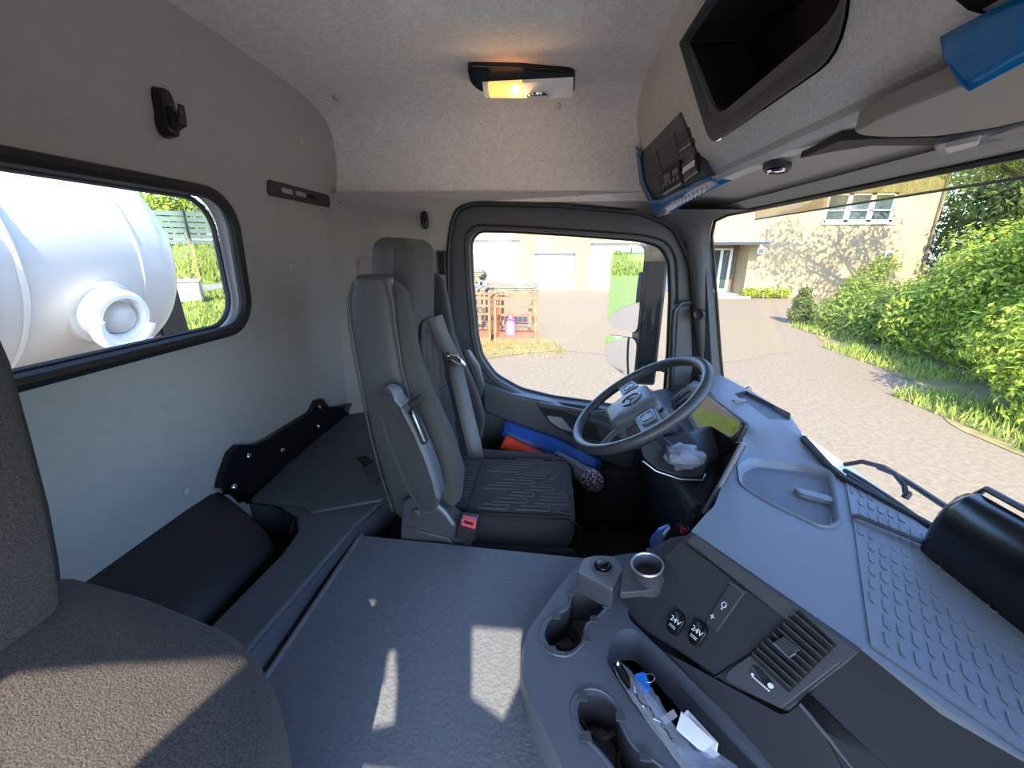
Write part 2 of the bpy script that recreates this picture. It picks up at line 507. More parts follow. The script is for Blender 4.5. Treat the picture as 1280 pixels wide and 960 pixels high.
# rear wall with window opening
wz0, wz1 = (-0.85, 0.738, 2.248)[2], (-0.85, 0.839, 2.591)[2]
wy1 = (-0.85, 1.111, 2.419)[1]
hole_rear = rrect(0.10, wz0, wy1, wz1, 0.085, 8)
g = G()
g.panel(rrect(P - 0.02, 1.25, D + 0.03, 3.0, 0.001, 1), [hole_rear], lambda y, z: (rear_x(y, z), y, z), 0.05)
g.skirt([(rear_x(y, z), y, z) for y, z in hole_rear], (-0.05, 0, 0))
wall_rear = struct('wall_rear', g, 'rear_trim', angle=60)
# outer skin of the cab behind the trim
g = G()
for (c, d) in (((-0.95, 0.62, 1.6), (0.06, 2.3, 1.2)), ((-0.95, 0.62, 2.83), (0.06, 2.3, 0.46)),
               ((-0.95, -0.25, 2.4), (0.06, 0.62, 0.5)), ((-0.95, 1.54, 2.4), (0.06, 0.46, 0.5))):
    g.box(c, d)
struct('wall_rear_outer', g, 'tankw')
window_rear = sroot('window_1', (-0.9, 0.6, wz0))
g = G(); g.tube([(rear_x(y, z) - 0.002, y, z) for y, z in hole_rear], 0.0155, 8, True)
obj('window_seal', g, 'rubber', window_rear)
g = G(); g.tube([(-0.882, 0.6 + (y - 0.6) * 0.972, 2.42 + (z - 2.42) * 0.94) for y, z in hole_rear], 0.007, 6, True)
obj('window_inner_lip', g, 'anth', window_rear)
g = G(); g.panel(hole_rear, [], lambda y, z: (-0.885, y, z)); obj('window_pane', g, 'glass', window_rear, flat=True)

# headliner: ceiling with rolled sides
half = [(1.674, 2.628), (1.674, 2.72), (1.673, 2.80), (1.668, 2.845), (1.655, 2.88), (1.63, 2.908), (1.59, 2.926), (1.53, 2.938), (1.45, 2.946), (1.2, 2.953)]
prof = half + [(y, 2.955) for y in (1.16, 1.12, 1.09, 1.06, 1.0, 0.9, 0.8, 0.62, 0.4, 0.2, 0.05)] + [(2 * 0.62 - y, z) for y, z in reversed(half)]
xs = [-0.86 + i * 0.04 for i in range(33)]
rows = []
for x in xs:
    rows.append([(x, y, z + 0.07 * sm(-0.32, -0.27, x) * sm(0.13, 0.08, x) * sm(1.13, 1.08, y) * sm(0.15, 0.2, y)) for y, z in prof])
g = G(); g.loft(rows, closed=False)
ceiling = struct('ceiling', g, 'headliner', angle=70)
g = G(); g.box((-0.1, 0.62, 3.06), (1.8, 2.36, 0.06)); struct('ceiling_outer', g, 'tankw')

# driver side wall: pillar trim behind the door
g = G()
door_out = [(-0.403, 1.69, 1.247), (-0.401, 1.69, 1.825), (-0.398, 1.69, 2.18), (-0.385, 1.69, 2.465), (-0.368, 1.69, 2.554), (-0.347, 1.69, 2.605), (-0.285, 1.69, 2.625),
            (0.044, 1.69, 2.616), (0.341, 1.69, 2.589), (0.469, 1.69, 2.538), (0.543, 1.69, 2.412), (0.59, 1.69, 2.193), (0.65, 1.69, 1.927)]
door_out2 = [(p[0], p[2]) for p in door_out]
door_out2 = [(-0.36, 1.28)] + rpoly([(-0.36, 1.4)] + door_out2[1:] + [(0.66, 1.7)], 0.04, 3)[4:-4] + [(0.66, 1.7), (0.66, 1.28)]
side_out = [(-0.87, 1.25), (0.72, 1.25), (0.68, 2.0), (0.60, 2.35), (0.55, 2.66), (-0.87, 2.66)]
g.panel(side_out, [door_out2], lambda x, z: (x, D - 0.05 * (1 - sm(-0.86, -0.74, x)) , z), 0.06)
wall_driver = struct('wall_left', g, 'pillar_trim', angle=70)
g = G(); g.tube([(x, D - 0.05 * (1 - sm(-0.86, -0.74, x)) - 0.002, 2.632) for x in [-0.80 + 0.04 * i for i in range(12)]], 0.003, 6)
struct('trim_1', g, 'rubber')
# raised cover and belt slot in the pillar trim
g = G(); g.panel(rpoly([(-0.755, 2.43), (-0.56, 2.43), (-0.56, 1.6), (-0.755, 1.6)], 0.03), [], lambda x, z: (x, D - 0.012, z))
g.skirt([(x, D - 0.012, z) for x, z in rpoly([(-0.755, 2.43), (-0.56, 2.43), (-0.56, 1.6), (-0.755, 1.6)], 0.03)], (0, 0.02, 0))
struct('trim_2', g, 'pillar_trim')
g = G(); q0 = (-0.428, 1.678, 2.45); q1 = (-0.403, 1.678, 2.368)
g.box(((q0[0] + q1[0]) / 2, 1.676, (q0[2] + q1[2]) / 2), (abs(q1[0] - q0[0]), 0.012, abs(q0[2] - q1[2])))
sl = thing('belt_guide', (q0[0], 1.676, q1[2]), 'small dark belt guide slot in the pillar beside the headrest', 'belt guide')
obj('slot', g, 'black', sl, bevel=0.002)
g = G()
g.box((q0[0] - 0.003, 1.672, (q0[2] + q1[2]) / 2), (0.006, 0.014, abs(q0[2] - q1[2]) + 0.01))
g.box((q1[0] + 0.003, 1.672, (q0[2] + q1[2]) / 2), (0.006, 0.014, abs(q0[2] - q1[2]) + 0.01))
g.box(((q0[0] + q1[0]) / 2, 1.672, q0[2] + 0.003), (0.03, 0.014, 0.006)); g.box(((q0[0] + q1[0]) / 2, 1.672, q1[2] - 0.003), (0.03, 0.014, 0.006))
obj('slot_frame', g, 'anth', sl)
# outer skin driver side
g = G()
g.box((-0.66, 1.775, 2.1), (0.56, 0.04, 1.8)); g.box((0.1, 1.775, 2.83), (1.2, 0.04, 0.46)); g.box((0.15, 1.775, 1.45), (1.2, 0.04, 0.55))
struct('wall_left_outer', g, 'tankw')

# ------------------------------------------------------------------ driver door
door = sroot('door_1', (0.1, 1.72, 1.28))
win = [(-0.292, 1.69, 2.114), (-0.306, 1.69, 2.343), (-0.307, 1.69, 2.495), (-0.272, 1.69, 2.533), (-0.138, 1.69, 2.529), (0.108, 1.69, 2.514), (0.35, 1.69, 2.496),
       (0.435, 1.69, 2.476), (0.477, 1.69, 2.421), (0.498, 1.69, 2.286), (0.515, 1.69, 2.061), (0.524, 1.69, 1.835), (0.484, 1.69, 1.778), (0.209, 1.69, 1.818), (0.037, 1.69, 1.838), (-0.103, 1.69, 1.871), (-0.214, 1.69, 1.934), (-0.274, 1.69, 2.021)]
win2 = rpoly([(p[0], p[2]) for p in win], 0.03, 3)
g = G()
def door_y(x, z):
    return 1.69 - 0.025 * sm(1.93, 1.80, z + 0.10 * sm(-0.2, 0.3, x) * 0.5)
g.panel(door_out2, [win2], lambda x, z: (x, door_y(x, z), z), 0.05)
g.skirt([(x, door_y(x, z), z) for x, z in win2], (0, 0.05, 0))
obj('door_panel', g, 'door', door, angle=60)
g = G(); g.tube([(x, 1.674, z) for x, z in door_out2[1:-1]], 0.010, 8); obj('door_seal', g, 'rubber', door)
g = G(); c2 = (0.1, 2.2)
g.tube([(c2[0] + (x - c2[0]) * 1.035, 1.685, c2[1] + (z - c2[1]) * 1.05) for x, z in win2], 0.004, 6, True); obj('frame_groove', g, 'rubber', door)
g = G(); g.tube([(x, 1.735, z) for x, z in win2], 0.009, 6, True); obj('window_channel', g, 'rubber', door)
window_side = sroot('window_2', (0.1, 1.738, 1.85))
g = G(); g.panel(win2, [], lambda x, z: (x, 1.737, z)); obj('window_pane', g, 'glass', window_side, flat=True)
# armrest moulding, grab recess and silver handle
a0 = [(-0.261, 1.63, 1.923), (-0.133, 1.63, 1.877), (0.019, 1.63, 1.849), (0.273, 1.63, 1.76), (0.415, 1.63, 1.654), (0.392, 1.63, 1.537), (0.181, 1.63, 1.613), (0.006, 1.63, 1.683), (-0.133, 1.63, 1.745), (-0.256, 1.63, 1.797)]
g = G(); g.prism(a0, (0, 0.07, 0)); obj('armrest', g, 'door', door, bevel=0.012, seg=3)
g = G(); g.prism(rpoly([(-0.024, 1.626, 1.831), (0.07, 1.626, 1.816), (0.223, 1.626, 1.759), (0.252, 1.626, 1.679), (0.125, 1.626, 1.7), (0.032, 1.626, 1.753)], 0.012), (0, 0.01, 0)); obj('grab_recess', g, 'black', door)
g = G(); g.prism(rpoly([(0.017, 1.622, 1.794), (0.078, 1.622, 1.789), (0.113, 1.622, 1.746), (0.141, 1.622, 1.718), (0.073, 1.622, 1.741), (0.031, 1.622, 1.769)], 0.004), (0, -0.010, 0)); obj('door_handle', g, 'silver', door, bevel=0.002, label='silver door opener lever')
g = G(); g.bar((-0.024, 1.62, 1.844), (0.269, 1.62, 1.8), 0.02, 0.02); obj('pull_bar', g, 'door', door, bevel=0.006)
# grab handle beside the A pillar
g = G(); hp = [(0.552, 1.66, 2.265), (0.508, 1.63, 2.262), (0.487, 1.62, 2.239), (0.489, 1.62, 2.172), (0.5, 1.62, 2.045), (0.513, 1.62, 1.878)]
g.tube(rpoly(hp, 0.0)[:], 0.011, 10)
gh = obj('grab_handle', g, 'rubber'); tag(gh, 'black curved grab handle upright between driver window and windscreen pillar', 'handle')
# map pocket at the bottom of the door
pk = [(-0.268, 1.58, 1.554), (-0.129, 1.58, 1.656), (0.075, 1.58, 1.642), (0.279, 1.58, 1.579)]
g = G(); g.loft([[(-0.34, 1.57, 1.62), (0.45, 1.57, 1.55), (0.45, 1.66, 1.55), (-0.34, 1.66, 1.62)], [(-0.34, 1.60, 1.30), (0.45, 1.60, 1.30), (0.45, 1.66, 1.30), (-0.34, 1.66, 1.30)]])
obj('door_pocket', g, 'dark', door, bevel=0.01)

# ------------------------------------------------------------------ A pillar
left = [(0.663, 1.665, 1.866), (0.621, 1.665, 2.036), (0.582, 1.665, 2.212), (0.55, 1.665, 2.363), (0.512, 1.665, 2.478), (0.462, 1.665, 2.537), (0.38, 1.665, 2.579), (0.278, 1.665, 2.596)]
right = [(0.7398, 1.6854, 1.8961), (0.6936, 1.6728, 2.0685), (0.6459, 1.6476, 2.246), (0.6024, 1.6245, 2.4082), (0.5765, 1.6142, 2.5044), (0.5638, 1.5682, 2.552), (0.5608, 1.452, 2.563), (0.5612, 1.281, 2.5616)]
rows = []
for l, r in zip(left, right):
    l, r = Vector(l), Vector(r)
    m = (l + r) / 2 + Vector((-0.018, -0.022, 0))
    rows.append([l + Vector((0.02, 0.05, 0)), l, lerp(l, m, 0.5) + Vector((-0.004, -0.006, 0)), m, lerp(m, r, 0.5) + Vector((0, -0.004, 0)), r, r + Vector((0.008, 0.06, 0))])
g = G(); g.loft(rows, closed=False); pillar = struct('trim_3', g, 'pillar_dark', angle=70)
g = G(); g.tube([Vector(r) + Vector((0.006, -0.002, 0)) for r in right], 0.006, 6); struct('trim_4', g, 'rubber')
pc = Vector((0.58, 1.62, 2.225))
pn = Vector((-0.55, -0.83, 0)).normalized()
g = G(); g.lathe([(0.021, -0.012), (0.021, 0.004), (0.017, 0.008), (0.014, 0.004), (0.010, 0.003)], pc, pn, 20)
tw = obj('tweeter_cap', g, 'rubber'); tag(tw, 'round black speaker cap on the windscreen pillar beside the grab handle', 'speaker')
# solid core of the pillar so that no light slips past
g = G(); g.loft([[(0.60, 1.70, 1.2), (0.72, 1.76, 1.2), (0.70, 1.62, 1.2), (0.66, 1.60, 1.2)], [(0.60, 1.70, 2.0), (0.71, 1.76, 2.0), (0.69, 1.63, 2.0), (0.66, 1.62, 2.0)], [(0.50, 1.70, 2.6), (0.56, 1.76, 2.6), (0.56, 1.64, 2.6), (0.54, 1.62, 2.6)]])
struct('trim_5', g, 'dark')
g = G(); g.loft([[(0.60, -0.46, 1.2), (0.76, -0.48, 1.2), (0.76, -0.36, 1.2), (0.70, -0.36, 1.2)], [(0.60, -0.46, 2.0), (0.74, -0.48, 2.0), (0.72, -0.38, 2.0), (0.66, -0.38, 2.0)], [(0.50, -0.46, 2.6), (0.62, -0.48, 2.6), (0.60, -0.38, 2.6), (0.53, -0.38, 2.6)]])
struct('trim_6', g, 'dark')

# ------------------------------------------------------------------ windscreen and header
def ws(y, z): return 0.56 + (2.566 - z) * (0.16 / 0.596)
window_front = sroot('window_3', (0.65, 0.6, 1.96))
g = G(); g.loft([[(ws(0, 2.60) + 0.012, y, 2.60) for y in (-0.46, 1.68)], [(ws(0, 1.93) + 0.012, y, 1.93) for y in (-0.46, 1.68)]], closed=False)
obj('window_pane', g, 'glass', window_front, flat=True)
# header lining under the overhead console
hp = [(0.37, 2.650), (0.385, 2.622), (0.42, 2.614), (0.53, 2.592), (0.555, 2.572), (0.562, 2.566), (0.585, 2.572), (0.60, 2.66), (0.60, 3.05)]
g = G(); g.loft([[(x, y, z) for x, z in hp] for y in (-0.46, 0.1, 0.6, 1.1, 1.6, 1.7)], closed=False)
struct('wall_front', g, 'header', angle=50)
g = G(); g.tube([(0.567, -0.45, 2.562), (0.567, 1.60, 2.562)], 0.006, 6); struct('trim_7', g, 'rubber')
g = G(); g.loft([[(x, y, z) for x, z in ((0.535, 2.586), (0.552, 2.571), (0.549, 2.566), (0.528, 2.583))] for y in (-0.44, 1.25, 1.45)]); struct('trim_8', g, 'header')

# external smoked sun visor above the windscreen
vz = (0.78, 1.126, 2.567)[2]
vis = thing('sun_shield', (0.72, 0.62, vz), 'smoked translucent exterior sun shield across the top of the windscreen', 'sun shield')
vp = [(0.63, 2.80), (0.70, 2.76), (0.755, 2.68), (0.78, vz)]
g = G(); g.loft([[(x, y, z) for x, z in vp] for y in (-0.42, 0.2, 0.9, 1.74)], closed=False); obj('shield_panel', g, 'visor_glass', vis, flat=True)
g = G(); g.tube([(0.78, -0.42, vz), (0.78, 1.74, vz)], 0.003, 6); obj('shield_lip', g, 'dark', vis)
for y in (-0.40, 0.62, 1.56): obj('shield_bracket', G().tube([(0.60, y, 2.72), (0.70, y, 2.72)], 0.008, 6), 'dark', vis)

# ------------------------------------------------------------------ passenger side (mostly behind the camera)
g = G()
pw = rpoly([(-0.55, 1.32), (0.56, 1.32), (0.56, 2.0), (0.50, 2.578), (-0.24, 2.580), (-0.30, 2.628), (-0.55, 2.628)], 0.02, 3)  # unseen opening; top edge stepped to shape the sun on the seat
g.panel([(-0.87, 1.2), (0.72, 1.2), (0.72, 2.66), (-0.87, 2.66)], [pw], lambda x, z: (x, P, z), 0.2)
struct('wall_right', g, 'door')
g = G()
g.box((0.1, P - 0.03, 2.86), (1.9, 0.04, 0.44)); g.box((-0.74, P - 0.03, 2.2), (0.34, 0.04, 1.8)); g.box((0.1, P - 0.03, 1.25), (1.2, 0.04, 0.1))
struct('wall_right_outer', g, 'tankw')
g = G(); g.tube([(x, P, z) for x, z in pw], 0.012, 6, True); struct('trim_9', g, 'rubber')
mask_out = [(-0.56, 2.36), (-0.56, 2.50), (-0.50, 2.42), (-0.425, 2.42), (-0.36, 2.43), (-0.332, 2.515), (-0.300, 2.60), (-0.09, 2.60), (-0.067, 2.448), (-0.011, 2.423), (0.016, 2.475), (0.02, 2.60), (0.57, 2.60), (0.57, 2.36)]
mask_hole = [(-0.237, 2.506), (-0.226, 2.46), (-0.246, 2.395), (-0.187, 2.407), (-0.206, 2.466), (-0.226, 2.506)]
g = G(); g.panel(mask_out, [mask_hole], lambda x, z: (x, P + 0.012, z)); hc = obj('sun_patch_mask', g, 'dark', solid=0.003)  # added unseen blocker, its gaps and hole cut to shape the sun patches
tag(hc, 'added dark band across the top of the open passenger doorway, cut to shape the sun patches', 'sun blocker')

# floor of the cab
g = G(); g.box((-0.05, 0.62, 1.26), (1.66, 2.3, 0.04)); struct('floor', g, 'dark')
g = G(); g.box((0.78, 0.62, 1.55), (0.06, 2.3, 0.72)); struct('wall_front_outer', g, 'tankw')

# trim plugs, hooks and slot bar on the lining
def plug(p, n, label):
    g = G(); g.lathe([(0.0105, -0.004), (0.0105, 0.0015), (0.008, 0.0032), (0.002, 0.0036)], p, n, 14)
    o = obj('trim_plug', g, 'plug'); tag(o, label, 'plug', 'lining plugs')
plug((rear_x(1.4, (-0.815, 1.464, 2.794)[2]), (-0.815, 1.464, 2.794)[1], (-0.815, 1.464, 2.794)[2]), (1, 0, 0), 'round plug on rear wall, the topmost, right of the coat hook')
plug((rear_x(1.4, (-0.84, 1.335, 2.405)[2]), (-0.84, 1.335, 2.405)[1], (-0.84, 1.335, 2.405)[2]), (1, 0, 0), 'round plug on rear wall right of the rear window')
plug((rear_x(1.0, (-0.86, 0.809, 1.895)[2]), (-0.86, 0.809, 1.895)[1], (-0.86, 0.809, 1.895)[2]), (1, 0, 0), 'round plug low on rear wall above the black bench')
plug((-0.681, 1.474, 2.915), (0, -0.2, -1), 'round plug at the ceiling corner above the rear wall seam')
plug((0.021, 1.469, 2.875), (0, -0.5, -0.8), 'round plug on the ceiling just beyond the lamp')

hk = thing('coat_hook', (-0.81, 0.938, 2.716), 'large black coat hook on the rear wall above the rear window', 'hook')
h0 = Vector((-0.8, 0.933, 2.729))
g = G(); g.tower([(h0.x - 0.012, h0.y - 0.022, h0.y + 0.018, h0.z - 0.05, h0.z + 0.045), (h0.x + 0.006, h0.y - 0.018, h0.y + 0.016, h0.z - 0.046, h0.z + 0.042)], e=3, axis='x', roundness=0.004); obj('base', g, 'gloss_black', hk)
g = G(); g.loft([[(h0.x + 0.004, h0.y + a, h0.z - 0.035 + b) for a, b in ((-0.012, 0), (0.012, 0), (0.012, 0.05), (-0.012, 0.05))], [(h0.x + 0.030, h0.y + a, h0.z - 0.025 + b) for a, b in ((-0.010, 0), (0.010, 0), (0.010, 0.02), (-0.010, 0.02))], [(h0.x + 0.034, h0.y + a, h0.z + 0.0 + b) for a, b in ((-0.009, 0), (0.009, 0), (0.009, 0.014), (-0.009, 0.014))]]); obj('peg', g, 'gloss_black', hk, bevel=0.003)
h1 = Vector((-0.475, 1.668, 2.567))
hk2 = thing('coat_hook', (h1.x, 1.66, h1.z - 0.03), 'small black coat hook on the pillar trim above the driver headrest', 'hook')
g = G(); g.tower([(1.672, h1.x - 0.014, h1.x + 0.016, h1.z - 0.033, h1.z + 0.033), (1.664, h1.x - 0.012, h1.x + 0.014, h1.z - 0.03, h1.z + 0.03)], e=3, axis='y', roundness=0.004); obj('base', g, 'gloss_black', hk2)
g = G(); g.tube([(h1.x + 0.002, 1.66, h1.z + 0.004), (h1.x + 0.002, 1.635, h1.z - 0.012), (h1.x + 0.002, 1.632, h1.z + 0.008)], 0.006, 8); obj('peg', g, 'gloss_black', hk2)

s0, s1 = Vector((-0.83, 1.273, 2.628)), Vector((-0.83, 1.632, 2.637))
vb = thing('vent_bar', (-0.835, s0.y, s0.z - 0.03), 'long narrow black slotted bar on the rear wall by the corner', 'vent')
g = G(); zc = (s0.z + s1.z) / 2
g.prism(rpoly([(-0.836, s0.y, zc - 0.022), (-0.836, s1.y, zc - 0.022), (-0.836, s1.y, zc + 0.022), (-0.836, s0.y, zc + 0.022)], 0.012), (0.014, 0, 0)); obj('bar_body', g, 'dark', vb, bevel=0.003)
for k in range(3):
    g = G(); yy = s0.y + 0.085 + k * 0.075
    g.box((-0.821, yy, zc), (0.004, 0.055, 0.014)); obj('slot', g, 'silver' if k < 2 else 'black', vb)

# ------------------------------------------------------------------ ceiling lamp
lc = [(-0.241, 1.371, 2.945), (0.066, 1.429, 2.945)]
lamp = thing('ceiling_lamp', (-0.092, 1.419, 2.93), 'black oblong ceiling lamp with its left half lit amber', 'lamp')
hs = rpoly([(-0.235, 1.336, 2.936), (-0.088, 1.353, 2.936), (0.051, 1.391, 2.936), (0.068, 1.409, 2.93), (0.07, 1.465, 2.9), (-0.07, 1.467, 2.9), (-0.21, 1.416, 2.9), (-0.235, 1.392, 2.915)], 0.02, 3)
g = G(); g.prism(hs, (0, 0, 0.035)); obj('housing', g, 'gloss_black', lamp, bevel=0.008, seg=3)
def lq(u, v, z):   # lamp lens coordinates: u along the lamp, v across
    a = lerp((-0.19, 1.329, 2.895), (0.059, 1.316, 2.895), u); b = lerp((-0.187, 1.379, 2.88), (0.063, 1.406, 2.88), u)
    q = a * (1 - v) + b * v; q.z += z; return q
def lens(u0, u1, m, name, z=-0.014, lab=None):
    g = G(); L0 = []; L1 = []
    for i in range(7):
        u = u0 + (u1 - u0) * i / 6
        L0.append([lq(u, 0.02, 0.004), lq(u, 0.0, z * 0.3), lq(u, 0.3, z * 1.1), lq(u, 0.7, z), lq(u, 1.0, z * 0.3), lq(u, 1.02, 0.004)])
    g.loft(L0); return obj(name, g, m, lamp, label=lab)
lens(0.0, 0.06, 'lens', 'lens_end')
for k in range(10):
    lens(0.065 + k * 0.038, 0.099 + k * 0.038, 'lens_lit', 'lens_rib', lab='glowing amber lens rib' if k == 0 else None)
lens(0.45, 1.0, 'lens', 'lens')
g = G(); g.lathe([(0.001, -0.014), (0.006, -0.011), (0.008, 0), (0.006, 0.010), (0.001, 0.012)], lq(0.36, 0.1, -0.016), (0, 0, 1), 12); obj('bulb', g, 'bulb', lamp, label='glowing lamp bulb')
g = G(); pc = lq(0.60, 0.5, -0.016)
g.lathe([(0.030, -0.002), (0.028, -0.006), (0.018, -0.009), (0.004, -0.006)], pc, (0, 0, 1), 20); spot = obj('reading_spot', g, 'chrome', lamp)
ll = bpy.data.lights.new('ceiling_lamp_light', 'POINT'); ll.energy = 0.22; ll.color = (1.0, 0.6, 0.28); ll.shadow_soft_size = 0.02
lo = bpy.data.objects.new('lamp_light', ll); COL.objects.link(lo); lo.parent = lamp; lo.location = lq(0.36, 0.5, -0.05) - ROOTS[lamp.name]
 

# ================================================================== OVERHEAD CONSOLE
oc = thing('overhead_console', (0.42, 0.62, 2.61), 'grey fabric overhead storage console above the windscreen with open black compartment', 'console')
def ov_x(z):
    # front face: slants forward towards the bottom, rolls under at the lip
    x = 0.285 + (2.93 - z) * (0.07 / 0.325)
    return x + 0.9 * max(0.0, 2.664 - z)
yl0, yl1, zb0 = (0.2981, 1.1543, 2.8692)[1], (0.3422, 1.0158, 2.6645)[1], (0.3422, 1.0158, 2.6645)[2]
yr0, yr1, zb1 = (0.335, 0.5775, 2.6978)[1], (0.3409, 0.6031, 2.6705)[1], (0.3409, 0.6031, 2.6705)[2]
def cloop_(dl, db, dr, zt):
    return rpoly([(yl0 - dl, zt), (yl1 - dl, zb0 + db), (yr1 + dr, zb1 + db), (yr0 + dr, zt)], [0.004, 0.045, 0.05, 0.004], 5)
outer_c = cloop_(0, 0, 0, 2.90)
outer_c2 = rpoly([(0.3473, 0.4708, 2.6407)[1:], ((0.3473, 0.4708, 2.6407)[1] + 0.02, 2.80), (0.0, 2.80), (-0.1, (0.3473, 0.4708, 2.6407)[2])], 0.02, 3)
g = G()
g.panel([(-0.44, 2.612), (1.67, 2.612), (1.66, 2.93), (-0.44, 2.93)], [outer_c, outer_c2], lambda y, z: (ov_x(z), y, z), 0.035)
g.loft([[(0.27, y, 2.955) for y in (-0.44, 1.66)], [(ov_x(2.93), y, 2.93) for y in (-0.44, 1.66)]], closed=False)
g.loft([[(ov_x(2.612), y, 2.612) for y in (-0.44, 1.67)], [(0.43, y, 2.612) for y in (-0.44, 1.67)]], closed=False)
obj('fabric_cover', g, 'console_fabric', oc, angle=60)
L = []
for dl, db, dr, dx in ((0, 0, 0, -0.004), (0.003, 0.003, 0.003, -0.006), (0.005, 0.022, 0.008, 0.002), (0.006, 0.030, 0.011, 0.008), (0.007, 0.034, 0.013, 0.006), (0.009, 0.050, 0.017, 0.010), (0.010, 0.052, 0.019, 0.016)):
    L.append([(ov_x(z) + dx, y, z) for y, z in cloop_(dl, db, dr, 2.90)])
g = G(); g.loft(L, cap=False); rim = obj('compartment_rim', g, 'pillar_dark', oc, angle=35)
g = G(); inn = L[-1]
g.loft([inn, [(x + 0.16, y, z) for x, y, z in inn]], cap=False)
g.add([(x + 0.16, y, z) for x, y, z in inn], [tuple(range(len(inn)))])
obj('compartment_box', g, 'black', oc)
c2c = (0.15, 2.74)
g = G(); l2 = [(ov_x(z), y, z) for y, z in outer_c2]
g.loft([l2, [(x + 0.1, y, z) for x, y, z in l2]], cap=False); g.add([(x + 0.1, y, z) for x, y, z in l2], [tuple(range(len(l2)))])
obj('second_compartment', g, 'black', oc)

# tachograph / switch panel at the driver's end
def ovp(px_, py_, d): return None
panel = thing('switch_panel', (0.3404, 1.3074, 2.6727), 'dark switch and tachograph panel at the left end of the overhead console', 'control panel')
pq = [(0.3123, 1.6349, 2.7749), (0.3126, 1.1884, 2.7734), (0.3431, 1.0725, 2.6317), (0.3485, 1.0384, 2.6066), (0.3467, 1.574, 2.6151)]
g = G(); g.prism(pq, (0.02, 0, 0.005)); obj('panel_body', g, 'anth', panel, bevel=0.002)
def quad_on(a, b, c, d, name, m, dep=0.004, bev=0.001, lab=None):
    g = G(); g.prism([a, b, c, d], (0.012, 0, 0.003)); return obj(name, g, m, panel, bevel=bev, label=lab)
quad_on((0.3182, 1.5835, 2.738), (0.3173, 1.4201, 2.7421), (0.3305, 1.391, 2.6809), (0.3306, 1.5436, 2.6804), 'blank_cover', 'dark')
quad_on((0.3172, 1.4011, 2.7424), (0.3172, 1.2318, 2.7427), (0.33, 1.2173, 2.683), (0.3303, 1.3817, 2.6815), 'blank_cover', 'dark')
quad_on((0.332, 1.547, 2.6737), (0.332, 1.4125, 2.6737), (0.3427, 1.4057, 2.624), (0.3436, 1.5287, 2.6201), 'blank_cover', 'dark')
ta = quad_on((0.3259, 1.3611, 2.6738), (0.3262, 1.1998, 2.6724), (0.338, 1.1906, 2.6174), (0.3392, 1.3601, 2.6118), 'tachograph', 'black', lab='black tachograph unit')
for i in range(5):
    t = i / 4.0
    p = lerp((0.3327, 1.3527, 2.6324), (0.3324, 1.2123, 2.6338), t)
    g = G(); g.box(p, (0.004, 0.010, 0.008)); obj('key', g, 'button', ta)
g = G(); g.bar((0.3364, 1.3489, 2.6105), (0.3354, 1.1877, 2.6152), 0.004, 0.006); obj('silver_lip', g, 'silver', ta)
g = G(); g.prism([(0.3276, 1.344, 2.6585), (0.3277, 1.2788, 2.658), (0.3316, 1.2777, 2.64), (0.3322, 1.3439, 2.6375)], (0.004, 0, 0)); obj('display', g, 'screen', ta)
g = G(); g.prism([(0.3277, 1.256, 2.6581), (0.3279, 1.2064, 2.6571), (0.3316, 1.2051, 2.6402), (0.3315, 1.2548, 2.6404)], (0.004, 0, 0)); obj('display', g, 'screen', ta)
sw = quad_on((0.3294, 1.1782, 2.6575), (0.3279, 1.0876, 2.6642), (0.3371, 1.0715, 2.6218), (0.3382, 1.1714, 2.6165), 'switch_block', 'gloss_black')
g = G(); g.bar((0.33, 1.1606, 2.6402), (0.3293, 1.0835, 2.6437), 0.004, 0.012); obj('light_strip', g, 'white', sw)
g = G(); g.bar((0.3349, 1.1548, 2.6177), (0.3338, 1.0674, 2.6228), 0.004, 0.003); obj('silver_lip', g, 'silver', sw)
quad_on((0.3191, 1.2191, 2.7289), (0.319, 1.1424, 2.7293), (0.3236, 1.1309, 2.7082), (0.3236, 1.2057, 2.7079), 'rocker_switch', 'dark')
r2 = quad_on((0.3233, 1.2014, 2.6998), (0.3231, 1.1207, 2.7009), (0.3253, 1.1121, 2.6907), (0.3251, 1.1973, 2.6918), 'rocker_switch', 'dark')
g = G(); g.bar((0.3237, 1.1914, 2.6888), (0.3239, 1.1065, 2.6878), 0.003, 0.003); obj('silver_lip', g, 'silver', r2)

# blue protective film round the panel edge
film = thing('blue_film', (0.3612, 1.4289, 2.5764), 'blue protective film wrapped along the lower edge of the switch panel', 'film')
top_l = [(0.3399, 1.5572, 2.6183), (0.342, 1.3692, 2.6085), (0.3422, 1.214, 2.6075), (0.3424, 1.0921, 2.6066), (0.3421, 1.0162, 2.608), (0.3442, 0.9822, 2.598)]
bot_l = [(0.3489, 1.4503, 2.5571), (0.3484, 1.2893, 2.5597), (0.3466, 1.1354, 2.5682), (0.3455, 1.0168, 2.5733), (0.3447, 0.9378, 2.5766), (0.3481, 0.902, 2.58)]
rows = []
for t in (0, 0.25, 0.5, 0.75, 1.0):
    rows.append([lerp(a, b, t) + Vector((-0.010 * sin(pi * t) + random.uniform(-0.003, 0.003), 0, random.uniform(-0.002, 0.002))) for a, b in zip(top_l, bot_l)])
g = G(); g.loft(rows, closed=False); obj('film_fold', g, 'blue_film', film, solid=0.002)
g = G(); g.loft([[(0.3054, 1.6741, 2.788), (0.3278, 1.6687, 2.6838), (0.3427, 1.5681, 2.6145), (0.3507, 1.4681, 2.5585)], [(0.3082, 1.6112, 2.7653), (0.3279, 1.5999, 2.674), (0.3406, 1.503, 2.6148), (0.3481, 1.4096, 2.561)]], closed=False); obj('film_edge', g, 'blue_film', film, solid=0.002)
